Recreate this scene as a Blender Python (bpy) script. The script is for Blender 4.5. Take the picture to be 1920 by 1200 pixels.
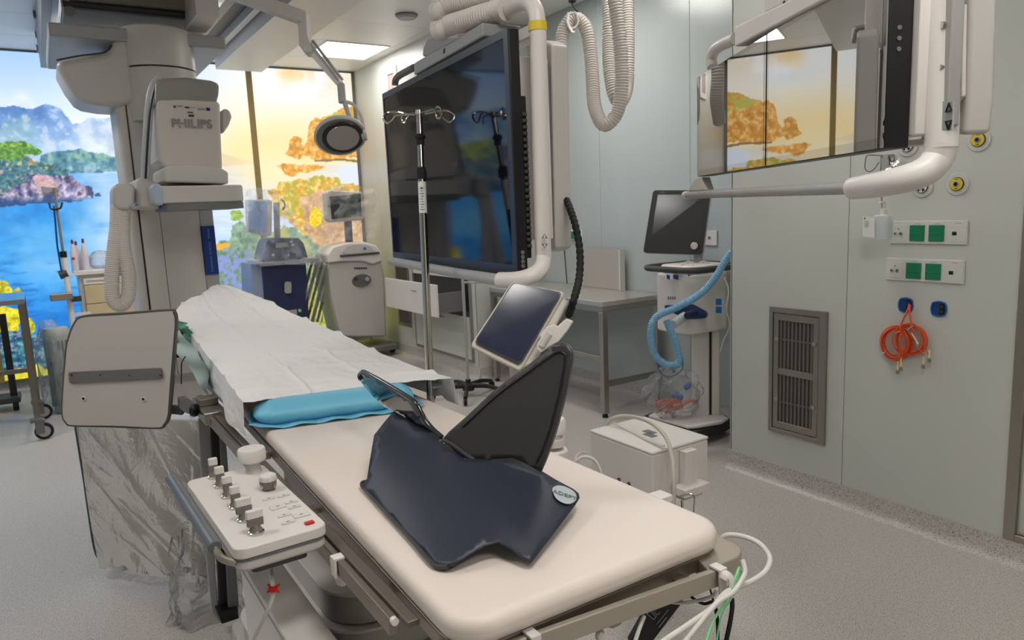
import bpy, bmesh, math, random
import numpy as np
from mathutils import Vector, Matrix, Quaternion
from mathutils.geometry import delaunay_2d_cdt
for o in list(bpy.data.objects): bpy.data.objects.remove(o)
scene = bpy.context.scene
C = scene.collection
random.seed(4); rng = np.random.default_rng(4)

# ------------------------------------------------------------ camera
FPX = 1362.2
YAW, PITCH, ROLL = math.radians(32.466), math.radians(8.763), math.radians(-2.435)
CAM = Vector((0, 0, 1.5))
_f = Vector((math.sin(YAW)*math.cos(PITCH), math.cos(YAW)*math.cos(PITCH), -math.sin(PITCH)))
_r0 = Vector((math.cos(YAW), -math.sin(YAW), 0)); _u0 = _r0.cross(_f)
_r = _r0*math.cos(ROLL) + _u0*math.sin(ROLL); _u = -_r0*math.sin(ROLL) + _u0*math.cos(ROLL)
cd = bpy.data.cameras.new('camera'); cam = bpy.data.objects.new('camera', cd); C.objects.link(cam)
cd.sensor_width = 36; cd.lens = FPX/1920*36; cd.clip_start = .02
M3 = Matrix((_r, _u, -_f)).transposed(); cam.matrix_world = Matrix.Translation(CAM) @ M3.to_4x4()
cd.dof.use_dof = True; cd.dof.focus_distance = 1.55; cd.dof.aperture_fstop = 11
scene.camera = cam
scene.view_settings.view_transform = 'Standard'; scene.view_settings.look = 'None'
scene.view_settings.gamma = 1; scene.view_settings.use_curve_mapping = False
scene.view_settings.exposure = 0.15
w = bpy.data.worlds.new('world'); scene.world = w; w.use_nodes = True
w.node_tree.nodes['Background'].inputs[0].default_value = (.8, .85, .9, 1)
w.node_tree.nodes['Background'].inputs[1].default_value = .3
CEIL_LAMP = 22.0      # emission strength of the ceiling light panels
MURAL_GAIN = 0.95

def ray(x, y): return _r*((x-960)/FPX) - _u*((y-600)/FPX) + _f
def T(x, y, t): return CAM + ray(x, y)*t                     # a point t metres in front of the camera plane
def P(x, y, ax, v):                                          # where a sight line meets a room plane
    d = ray(x, y); return CAM + d*((v-CAM[ax])/d[ax])
def PX(x, y, v): return P(x, y, 0, v)
def PY(x, y, v): return P(x, y, 1, v)
def PZ(x, y, v): return P(x, y, 2, v)
class Plane:
    def __init__(s, o, U, V):
        s.o = Vector(o); s.U = Vector(U).normalized(); V = Vector(V)
        s.V = (V - s.U*V.dot(s.U)).normalized(); s.N = s.U.cross(s.V)
        if s.N.dot(CAM - s.o) < 0: s.N = -s.N                # N faces the viewer's side
    def at(s, u, v, n=0): return s.o + s.U*u + s.V*v + s.N*n
    def px(s, x, y, n=0):
        d = ray(x, y); o = s.o + s.N*n
        return CAM + d*((o-CAM).dot(s.N)/d.dot(s.N))
    def uv(s, p): q = p - s.o; return q.dot(s.U), q.dot(s.V)

# ------------------------------------------------------------ materials
def lin(c):
    return tuple(((v/255)/12.92 if v/255 <= .04045 else ((v/255+.055)/1.055)**2.4) for v in c)
MATS = {}
def mat(name, rgb, rough=.5, metal=0, bump=0, bscale=60, var=0, vscale=8, spec=.5, alpha=1, emis=0, trans=0, ior=1.45, coat=0):
    if name in MATS: return MATS[name]
    m = bpy.data.materials.new(name); m.use_nodes = True; nt = m.node_tree; b = nt.nodes['Principled BSDF']
    col = lin(rgb) + (1,)
    b.inputs['Base Color'].default_value = col
    b.inputs['Roughness'].default_value = rough; b.inputs['Metallic'].default_value = metal
    b.inputs['Specular IOR Level'].default_value = spec; b.inputs['Alpha'].default_value = alpha
    b.inputs['Transmission Weight'].default_value = trans; b.inputs['IOR'].default_value = ior
    b.inputs['Coat Weight'].default_value = coat; b.inputs['Coat Roughness'].default_value = .05
    if emis:
        b.inputs['Emission Color'].default_value = col; b.inputs['Emission Strength'].default_value = emis
    tc = nt.nodes.new('ShaderNodeTexCoord')
    if var:
        n = nt.nodes.new('ShaderNodeTexNoise'); n.inputs['Scale'].default_value = vscale; n.inputs['Detail'].default_value = 4
        nt.links.new(tc.outputs['Object'], n.inputs['Vector'])
        mx = nt.nodes.new('ShaderNodeMix'); mx.data_type = 'RGBA'
        mx.inputs[6].default_value = tuple(max(0, v*(1-var)) for v in col[:3]) + (1,)
        mx.inputs[7].default_value = tuple(min(1, v*(1+var)) for v in col[:3]) + (1,)
        nt.links.new(n.outputs['Fac'], mx.inputs[0]); nt.links.new(mx.outputs[2], b.inputs['Base Color'])
    if bump:
        n = nt.nodes.new('ShaderNodeTexNoise'); n.inputs['Scale'].default_value = bscale; n.inputs['Detail'].default_value = 3
        nt.links.new(tc.outputs['Object'], n.inputs['Vector'])
        bp = nt.nodes.new('ShaderNodeBump'); bp.inputs['Strength'].default_value = bump; bp.inputs['Distance'].default_value = .01
        nt.links.new(n.outputs['Fac'], bp.inputs['Height']); nt.links.new(bp.outputs[0], b.inputs['Normal'])
    MATS[name] = m; return m

white = mat('warm_white_plastic', (222, 216, 211), .35, var=.02)
grayw = mat('device_grey_white', (196, 192, 187), .4, var=.02)
lgray = mat('light_grey_plastic', (165, 164, 163), .45, var=.02)
mgray = mat('mid_grey_plastic', (112, 112, 112), .45, var=.03)
dgray = mat('dark_grey_plastic', (62, 62, 62), .45, var=.04)
black = mat('black_plastic', (22, 22, 24), .35, var=.05)
rubber = mat('black_rubber', (18, 18, 18), .7)
steel = mat('brushed_steel', (172, 165, 155), .33, .9, bump=.03, bscale=200)
chrome = mat('polished_steel', (205, 198, 190), .14, 1)
railm = mat('rail_metal', (148, 136, 125), .36, .75, var=.05)
wallm = mat('wall_panel_white', (197, 199, 192), .34, var=.02, vscale=2)
wallb = mat('wall_panel_cool', (176, 184, 182), .22, var=.02, vscale=2)
ceilm = mat('ceiling_white', (236, 234, 230), .35, var=.01)
beamm = mat('beam_white', (228, 226, 223), .38, var=.01)
mattress_m = mat('mattress_vinyl', (226, 214, 205), .42, bump=.05, bscale=30, var=.015)
carbon = mat('carbon_black', (62, 60, 60), .36, bump=.06, bscale=900, var=.1, vscale=300)
navy = mat('navy_sheet', (42, 48, 62), .42, bump=.05, bscale=700, var=.1, vscale=200)
paper = mat('paper_drape', (234, 233, 233), .8, bump=.25, bscale=34, var=.02)
bluep = mat('blue_vinyl', (112, 188, 218), .45, bump=.06, bscale=40, var=.05)
green = mat('green_plastic', (18, 120, 82), .4)
greend = mat('green_drape', (110, 165, 140), .8, var=.1)
hosem = mat('hose_vinyl', (212, 205, 198), .38, var=.03)
beige = mat('beige_drawer', (205, 186, 146), .45, var=.02)
bluehose = mat('pale_blue_hose', (122, 174, 208), .35, var=.05)
orange = mat('orange_fibre', (226, 84, 28), .45, var=.06)
yellow = mat('yellow_plastic', (222, 196, 50), .45)
bluebox = mat('blue_plastic', (20, 100, 175), .4)
navyc = mat('navy_cabinet', (38, 46, 82), .4, var=.05)
redm = mat('red_plastic', (200, 25, 25), .4)
screenm = mat('screen_dark', (26, 33, 48), .12, spec=.6)
glass = mat('clear_bottle', (225, 232, 232), .08, alpha=.45)
cablew = mat('cable_white', (214, 212, 204), .4)
cableg = mat('cable_green', (130, 215, 150), .4)
lead = mat('shield_panel', (186, 180, 176), .45, var=.03)
edge_m = mat('shield_edge', (82, 80, 78), .5)

def floor_mat():
    m = bpy.data.materials.new('speckled_vinyl'); m.use_nodes = True; nt = m.node_tree; b = nt.nodes['Principled BSDF']
    tc = nt.nodes.new('ShaderNodeTexCoord')
    n1 = nt.nodes.new('ShaderNodeTexNoise'); n1.inputs['Scale'].default_value = 230; n1.inputs['Detail'].default_value = 1
    n2 = nt.nodes.new('ShaderNodeTexNoise'); n2.inputs['Scale'].default_value = 60; n2.inputs['Detail'].default_value = 3
    n3 = nt.nodes.new('ShaderNodeTexNoise'); n3.inputs['Scale'].default_value = 1.2
    for n in (n1, n2, n3): nt.links.new(tc.outputs['Object'], n.inputs['Vector'])
    cr = nt.nodes.new('ShaderNodeValToRGB'); e = cr.color_ramp.elements
    e[0].position = .30; e[0].color = lin((92, 88, 86)) + (1,); e[1].position = .41; e[1].color = lin((184, 178, 173)) + (1,)
    x = e.new(.72); x.color = lin((204, 198, 192)) + (1,)
    nt.links.new(n1.outputs['Fac'], cr.inputs[0])
    mx = nt.nodes.new('ShaderNodeMix'); mx.data_type = 'RGBA'; mx.blend_type = 'MULTIPLY'; mx.inputs[0].default_value = 1
    cr2 = nt.nodes.new('ShaderNodeValToRGB'); cr2.color_ramp.elements[0].color = (.9, .9, .9, 1); cr2.color_ramp.elements[1].color = (1, 1, 1, 1)
    cr2.color_ramp.elements[0].position = .35; cr2.color_ramp.elements[1].position = .6
    nt.links.new(n2.outputs['Fac'], cr2.inputs[0])
    nt.links.new(cr.outputs[0], mx.inputs[6]); nt.links.new(cr2.outputs[0], mx.inputs[7]); nt.links.new(mx.outputs[2], b.inputs['Base Color'])
    b.inputs['Roughness'].default_value = .38
    MATS['floor'] = m; return m
floorm = floor_mat()

def film_mat(name, rgb=(225, 228, 230), a0=.10, a1=.55, bump=.8, scale=9):
    # clear plastic film: see-through with a slight haze and sharp reflections along its creases
    m = bpy.data.materials.new(name); m.use_nodes = True; nt = m.node_tree; nt.nodes.remove(nt.nodes['Principled BSDF']); out = nt.nodes['Material Output']
    N_ = nt.nodes.new; L_ = nt.links.new
    tc = N_('ShaderNodeTexCoord'); n = N_('ShaderNodeTexNoise'); n.inputs['Scale'].default_value = scale; n.inputs['Detail'].default_value = 5; n.inputs['Distortion'].default_value = 1.4
    L_(tc.outputs['Object'], n.inputs['Vector'])
    bp = N_('ShaderNodeBump'); bp.inputs['Strength'].default_value = bump*.55; bp.inputs['Distance'].default_value = .03; L_(n.outputs['Fac'], bp.inputs['Height'])
    tr = N_('ShaderNodeBsdfTransparent'); df = N_('ShaderNodeBsdfDiffuse'); df.inputs[0].default_value = lin(rgb)+(1,); gl_ = N_('ShaderNodeBsdfGlossy'); gl_.inputs['Roughness'].default_value = .10
    L_(bp.outputs[0], gl_.inputs['Normal']); L_(bp.outputs[0], df.inputs['Normal'])
    mr = N_('ShaderNodeMapRange'); mr.inputs[1].default_value = .35; mr.inputs[2].default_value = .75; mr.inputs[3].default_value = a0*.6; mr.inputs[4].default_value = a1*.55; L_(n.outputs['Fac'], mr.inputs[0])
    m1 = N_('ShaderNodeMixShader'); L_(mr.outputs[0], m1.inputs[0]); L_(tr.outputs[0], m1.inputs[1]); L_(df.outputs[0], m1.inputs[2])
    fr = N_('ShaderNodeFresnel'); fr.inputs[0].default_value = 1.28; L_(bp.outputs[0], fr.inputs['Normal'])
    m2 = N_('ShaderNodeMixShader'); L_(fr.outputs[0], m2.inputs[0]); L_(m1.outputs[0], m2.inputs[1]); L_(gl_.outputs[0], m2.inputs[2]); L_(m2.outputs[0], out.inputs[0])
    return m
film = film_mat('clear_film'); film_d = film_mat('clear_film_dense', a0=.22, a1=.75)

def mirror_screen(name, rgb, f0, rough=.02):
    m = bpy.data.materials.new(name); m.use_nodes = True; nt = m.node_tree; nt.nodes.remove(nt.nodes['Principled BSDF'])
    out = nt.nodes['Material Output']; d = nt.nodes.new('ShaderNodeBsdfDiffuse'); d.inputs[0].default_value = lin(rgb) + (1,)
    g = nt.nodes.new('ShaderNodeBsdfGlossy'); g.inputs['Roughness'].default_value = rough; g.inputs[0].default_value = (1, 1, 1, 1)
    fr = nt.nodes.new('ShaderNodeFresnel'); fr.inputs[0].default_value = f0
    mx = nt.nodes.new('ShaderNodeMixShader'); nt.links.new(fr.outputs[0], mx.inputs[0])
    nt.links.new(d.outputs[0], mx.inputs[1]); nt.links.new(g.outputs[0], mx.inputs[2]); nt.links.new(mx.outputs[0], out.inputs[0])
    return m
scr_big = mirror_screen('big_screen_glass', (14, 17, 24), 1.5, .06)
scr_gloss = mirror_screen('coated_display_glass', (10, 10, 12), 4.6, .01)
scr_tab = mirror_screen('tablet_glass', (30, 42, 68), 1.5, .12)
scr_vent = mirror_screen('monitor_glass', (58, 62, 68), 1.45, .15)

# ------------------------------------------------------------ object helpers
def rootof(o):
    while o.parent: o = o.parent
    return o
def thing(name, label, cat, loc, group=None):
    o = bpy.data.objects.new(name, None); C.objects.link(o); o.empty_display_size = .1
    o.location = Vector(loc); o['label'] = label; o['category'] = cat
    if group: o['group'] = group
    return o
def tag(o, label, cat, group=None, kind=None):
    if label: o['label'] = label
    if cat: o['category'] = cat
    if group: o['group'] = group
    if kind: o['kind'] = kind
    return o
def unit(v): return v.normalized()
def rot_to(z, x=None):
    z = Vector(z).normalized(); a = Vector(x) if x else (Vector((1, 0, 0)) if abs(z.x) < .9 else Vector((0, 1, 0)))
    y = z.cross(a).normalized(); x = y.cross(z); return Matrix((x, y, z)).transposed()
def spline(pts, sub=8, closed=False):
    pts = [Vector(p) for p in pts]; n = len(pts); out = []
    rngk = range(n if closed else n-1)
    for i in rngk:
        if closed: p0, p1, p2, p3 = pts[(i-1) % n], pts[i], pts[(i+1) % n], pts[(i+2) % n]
        else: p0, p1, p2, p3 = pts[max(i-1, 0)], pts[i], pts[i+1], pts[min(i+2, n-1)]
        for k in range(sub):
            t = k/sub
            out.append(.5*((2*p1) + (p2-p0)*t + (2*p0-5*p1+4*p2-p3)*t*t + (3*p1-p0-3*p2+p3)*t**3))
    if not closed: out.append(pts[-1])
    return out
def rrect(u0, v0, u1, v1, r, n=5):
    if not isinstance(r, (list, tuple)): r = [r]*4
    o = []
    for (cx, cy, a0, rr) in ((u1-r[0], v0+r[0], -90, r[0]), (u1-r[1], v1-r[1], 0, r[1]), (u0+r[2], v1-r[2], 90, r[2]), (u0+r[3], v0+r[3], 180, r[3])):
        for k in range(n+1):
            a = math.radians(a0+90*k/n); o.append((cx+rr*math.cos(a), cy+rr*math.sin(a)))
    return o
class MB:
    def __init__(s): s.v = []; s.f = []
    def add(s, vs, fs):
        b = len(s.v); s.v += [Vector(v) for v in vs]; s.f += [tuple(i+b for i in f) for f in fs]; return s
    def box(s, p0, p1):
        x0, y0, z0 = p0; x1, y1, z1 = p1
        return s.add([(x0,y0,z0),(x1,y0,z0),(x1,y1,z0),(x0,y1,z0),(x0,y0,z1),(x1,y0,z1),(x1,y1,z1),(x0,y1,z1)],
                     [(0,3,2,1),(4,5,6,7),(0,1,5,4),(1,2,6,5),(2,3,7,6),(3,0,4,7)])
    def prism(s, pts, d):
        pts = [Vector(p) for p in pts]; d = Vector(d); n = len(pts)
        nrm = Vector((0, 0, 0))
        for i in range(n): nrm += pts[i].cross(pts[(i+1) % n])
        if nrm.dot(d) > 0: pts = pts[::-1]
        return s.add(pts + [p+d for p in pts], [tuple(range(n)), tuple(range(2*n-1, n-1, -1))] + [(i, n+i, n+(i+1) % n, (i+1) % n) for i in range(n)])
    def ring(s, outer, inner, d):
        d = Vector(d); n = len(outer); O = [Vector(p) for p in outer]; I = [Vector(p) for p in inner]
        fs = []
        for i in range(n):
            j = (i+1) % n
            fs += [(i, j, n+j, n+i), (2*n+j, 2*n+i, 3*n+i, 3*n+j), (i, 2*n+i, 2*n+j, j), (n+i, n+j, 3*n+j, 3*n+i)]
        return s.add(O + I + [p+d for p in O] + [p+d for p in I], fs)
    def tube(s, pts, r, n=12, closed=False, cap=True, flat=1, up=None):
        pts = [Vector(p) for p in pts]; N = len(pts); rf = r if callable(r) else (lambda t: r)
        L = [0]
        for i in range(1, N): L.append(L[-1] + (pts[i]-pts[i-1]).length)
        tg = []
        for i in range(N):
            a = pts[(i-1) % N] if (closed or i > 0) else pts[i]; b = pts[(i+1) % N] if (closed or i < N-1) else pts[i]
            tg.append((b-a).normalized() if (b-a).length > 1e-9 else Vector((0, 0, 1)))
        q = rot_to(tg[0], up); vs = []
        for i in range(N):
            if i:
                q = tg[i-1].rotation_difference(tg[i]).to_matrix() @ q
            rr = rf(L[i])
            for k in range(n):
                a = 2*math.pi*k/n; vs.append(pts[i] + q @ Vector((rr*math.cos(a), rr*flat*math.sin(a), 0)))
        fs = [(i*n+k, i*n+(k+1) % n, (i+1)*n+(k+1) % n, (i+1)*n+k) for i in range(N-1) for k in range(n)]
        if closed: fs += [((N-1)*n+k, (N-1)*n+(k+1) % n, (k+1) % n, k) for k in range(n)]
        elif cap: fs += [tuple(range(n-1, -1, -1)), tuple(range((N-1)*n, N*n))]
        return s.add(vs, fs)
    def cyl(s, p0, p1, r0, r1=None, n=24):
        p0 = Vector(p0); p1 = Vector(p1); r1 = r0 if r1 is None else r1; q = rot_to(p1-p0); vs = []
        for p, r in ((p0, r0), (p1, r1)):
            for k in range(n): a = 2*math.pi*k/n; vs.append(p + q @ Vector((r*math.cos(a), r*math.sin(a), 0)))
        return s.add(vs, [(k, (k+1) % n, n+(k+1) % n, n+k) for k in range(n)] + [tuple(range(n-1, -1, -1)), tuple(range(n, 2*n))])
    def lathe(s, prof, o, axis=(0, 0, 1), n=32, sx=1, sy=1, x=None):
        q = rot_to(axis, x); o = Vector(o); vs = []; m = len(prof)
        for r, z in prof:
            for k in range(n): a = 2*math.pi*k/n; vs.append(o + q @ Vector((r*sx*math.cos(a), r*sy*math.sin(a), z)))
        return s.add(vs, [(i*n+k, i*n+(k+1) % n, (i+1)*n+(k+1) % n, (i+1)*n+k) for i in range(m-1) for k in range(n)] + [tuple(range(n-1, -1, -1)), tuple(range((m-1)*n, m*n))])
    def grid(s, fn, nu, nv):
        vs = [fn(i/nu, j/nv) for j in range(nv+1) for i in range(nu+1)]
        return s.add(vs, [(j*(nu+1)+i, j*(nu+1)+i+1, (j+1)*(nu+1)+i+1, (j+1)*(nu+1)+i) for j in range(nv) for i in range(nu)])
    def build(s, name, m, parent=None, bevel=0, seg=3, base=None, solid=0, ang=35, sub=0, flat=False):
        if parent is not None: off = rootof(parent).location
        elif base is not None: off = Vector(base)
        else:
            off = Vector((sum(v.x for v in s.v)/len(s.v), sum(v.y for v in s.v)/len(s.v), min(v.z for v in s.v)))
        me = bpy.data.meshes.new(name); me.from_pydata([tuple(v-off) for v in s.v], [], s.f)
        bm = bmesh.new(); bm.from_mesh(me); bmesh.ops.recalc_face_normals(bm, faces=bm.faces); bm.to_mesh(me); bm.free()
        me.materials.append(m); o = bpy.data.objects.new(name, me); C.objects.link(o)
        if not flat:
            me.polygons.foreach_set('use_smooth', [True]*len(me.polygons)); me.set_sharp_from_angle(angle=math.radians(ang))
        if parent is not None: o.parent = parent
        else: o.location = off
        if solid: md = o.modifiers.new('solid', 'SOLIDIFY'); md.thickness = solid; md.offset = 0
        if bevel: md = o.modifiers.new('bevel', 'BEVEL'); md.width = bevel; md.segments = seg; md.limit_method = 'ANGLE'; md.angle_limit = math.radians(40); md.harden_normals = True
        if sub: md = o.modifiers.new('subd', 'SUBSURF'); md.levels = sub; md.render_levels = sub
        return o
def struct(name, mb, m, **k): return tag(mb.build(name, m, **k), None, None, kind='structure')
def bx(p0, p1): return MB().box(p0, p1)
def text(name, s_, m, parent, o, U, V, size, ext=.0006, align='CENTER', bold=0):
    cu = bpy.data.curves.new(name, 'FONT'); cu.body = s_; cu.size = size; cu.extrude = ext; cu.align_x = align; cu.align_y = 'CENTER'; cu.offset = bold
    t = bpy.data.objects.new(name, cu); C.objects.link(t)
    bpy.context.view_layer.update()
    me = bpy.data.meshes.new_from_object(t.evaluated_get(bpy.context.evaluated_depsgraph_get())); bpy.data.objects.remove(t); bpy.data.curves.remove(cu)
    U = Vector(U).normalized(); V = Vector(V); V = (V-U*V.dot(U)).normalized(); q = Matrix((U, V, U.cross(V))).transposed().to_4x4()
    off = rootof(parent).location; me.transform(Matrix.Translation(Vector(o)-off) @ q)
    me.materials.clear(); me.materials.append(m); ob = bpy.data.objects.new(name, me); C.objects.link(ob); ob.parent = parent; return ob
def corr(r, amp, pitch): return lambda L: r + amp*math.cos(2*math.pi*L/pitch)
def dense(pts, step):
    out = [pts[0]]; acc = 0
    for a, b in zip(pts[:-1], pts[1:]):
        d = (b-a).length; t = step-acc
        while t <= d: out.append(a+(b-a)*(t/d)); t += step
        acc = (acc+d) % step
    return out
def hose(pts, r, pitch=.0125, amp=None, n=20):
    p = dense(spline(pts, 24), pitch/4); return MB().tube(p, corr(r, amp or r*.045, pitch), n)
def dup(root, loc, label=None, rz=None):
    r = root.copy(); C.objects.link(r); r.location = Vector(loc)
    if rz is not None: r.rotation_euler.z = rz
    if label: r['label'] = label
    for ch in list(root.children):
        c = ch.copy(); C.objects.link(c); c.parent = r
        for g in list(ch.children):
            d = g.copy(); C.objects.link(d); d.parent = c
    return r

# ------------------------------------------------------------ numpy value noise for the printed mural
def vnoise(x, y, seed=0):
    tab = np.random.default_rng(seed).random((257, 257)); tab[:, 256] = tab[:, 0]; tab[256] = tab[0]; xi = np.floor(x).astype(int); yi = np.floor(y).astype(int)
    fx = x-xi; fy = y-yi; fx = fx*fx*(3-2*fx); fy = fy*fy*(3-2*fy); xi %= 256; yi %= 256
    return (tab[yi, xi]*(1-fx)+tab[yi, xi+1]*fx)*(1-fy) + (tab[yi+1, xi]*(1-fx)+tab[yi+1, xi+1]*fx)*fy
def fbm(x, y, o=4, seed=0):
    s = 0; a = .5; t = 0
    for k in range(o): s = s + a*vnoise(x*2**k, y*2**k, seed+k); t += a; a *= .5
    return s/t

# ============================================================ ROOM SHELL
XR, XB, XA, YM, ZC = 3.13, 3.80, 3.15, 8.03, 3.08
XL, YN = -2.9, -2.4
struct('floor', bx((XL-.1, YN-.1, -.1), (XB+.1, YM+.2, 0)), floorm, base=(0, 0, 0))
ceil = struct('ceiling', bx((XL-.1, YN-.1, ZC+.012), (XB+.1, YM+.2, ZC+.12)), ceilm, base=(0, 0, ZC))
ys = [YM+.02] + [7.44-.742*k for k in range(0, 14)]; xs = [3.79, 3.06, 1.83, .6, -.63, -1.86, -2.89]
tiles = {}
for i in range(len(ys)-1):
    for j in range(len(xs)-1):
        key = (round(xs[j]-xs[j+1], 3), round(ys[i]-ys[i+1], 3))
        if key not in tiles:
            a, b = key; tiles[key] = bx((.002, .002, 0), (a-.002, b-.002, .014)).build('ceiling_tile', ceilm, base=(0, 0, 0)); t = tiles[key]
            t.modifiers.new('bevel', 'BEVEL').width = .003
        else: t = tiles[key].copy(); C.objects.link(t)
        t.parent = ceil; t.location = (xs[j+1], ys[i+1], -.002)
struct('wall_back', bx((XL-.1, YM+.06, 0), (XB+.1, YM+.16, ZC)), wallm)
struct('wall_left', bx((XL-.1, YN, 0), (XL, YM+.06, ZC)), wallm)
struct('wall_front', bx((XL-.1, YN-.1, 0), (XB+.1, YN, ZC)), wallm)
wn = struct('wall_right', bx((XR+.012, YN, 0), (XB, 2.675, ZC)), wallm, base=(XR, 0, 0))
for a, b in ((2.68, 1.997), (1.997, 1.283), (.31, -.5), (-.5, -1.4), (-1.4, YN)):
    bx((XR, b+.0015, .1), (XR+.016, a-.0015, ZC)).build('wall_panel', wallm, wn, bevel=.0015)
bx((XR, .31, 2.2), (XR+.016, 1.283, ZC)).build('wall_panel', wallm, wn)
bx((XR, 2.672, .1), (XB, 2.682, ZC)).build('wall_panel', wallm, wn)
wr = struct('wall_right_recess', bx((XB, 2.6, 0), (XB+.1, YM+.06, ZC)), wallb, base=(XB, 4, 0))
for a, b in ((2.68, 3.60), (3.60, 4.56), (4.56, 5.52)):
    bx((XB-.012, a+.0015, .1), (XB+.001, b-.0015, ZC)).build('wall_panel', wallb, wr, bevel=.0015)
wa = struct('wall_right_far', bx((XA+.012, 5.53, 0), (XB, YM+.06, ZC)), wallm, base=(XA, 6, 0))
for a, b in ((5.52, 6.9), (6.9, 7.55), (7.55, 8.05)):
    bx((XA, a+.0015, .1), (XA+.016, b-.0015, ZC)).build('wall_panel', wallm, wa, bevel=.0015)
bx((XA, 5.515, .1), (XB, 5.532, ZC)).build('wall_panel', wallm, wa)
# coved skirting in floor vinyl
def skirt(name, a, b, inn):
    a = Vector(a); b = Vector(b); inn = Vector(inn); pr = [(0, 0), (.045, 0), (.03, .006), (.018, .018), (.012, .035), (.010, .1), (0, .1)]
    pa = [a+inn*u+Vector((0, 0, z)) for u, z in pr]
    struct(name, MB().prism(pa, b-a), floorm, base=a)
skirt('baseboard_right', (XR+.004, YN, 0), (XR+.004, 2.69, 0), (-1, 0, 0))
skirt('baseboard_recess', (XB-.006, 2.68, 0), (XB-.006, 5.52, 0), (-1, 0, 0))
skirt('baseboard_return', (XA, 5.516, 0), (XB, 5.516, 0), (0, -1, 0))
skirt('baseboard_far', (XA+.004, 5.51, 0), (XA+.004, YM, 0), (-1, 0, 0))
skirt('baseboard_back', (XL, YM+.05, 0), (XA, YM+.05, 0), (0, -1, 0))
skirt('baseboard_left', (XL, YN, 0), (XL, YM, 0), (1, 0, 0))
# door in the near right wall
d1 = tag(thing('door_1', '', '', (XR, .8, 0)), None, None, kind='structure'); del d1['label']; del d1['category']
bx((XR+.008, .36, .135), (XR+.02, 1.235, 2.16)).build('leaf', wallm, d1, bevel=.002)
bx((XR-.012, 1.24, .1), (XR+.02, 1.283, 2.2)).build('frame', steel, d1, bevel=.003)
bx((XR-.012, .31, .1), (XR+.02, .353, 2.2)).build('frame', steel, d1, bevel=.003)
bx((XR-.012, .353, .1), (XR+.02, 1.24, .128)).build('frame', steel, d1, bevel=.003)
bx((XR-.012, .353, 2.165), (XR+.02, 1.24, 2.2)).build('frame', steel, d1, bevel=.003)

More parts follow.
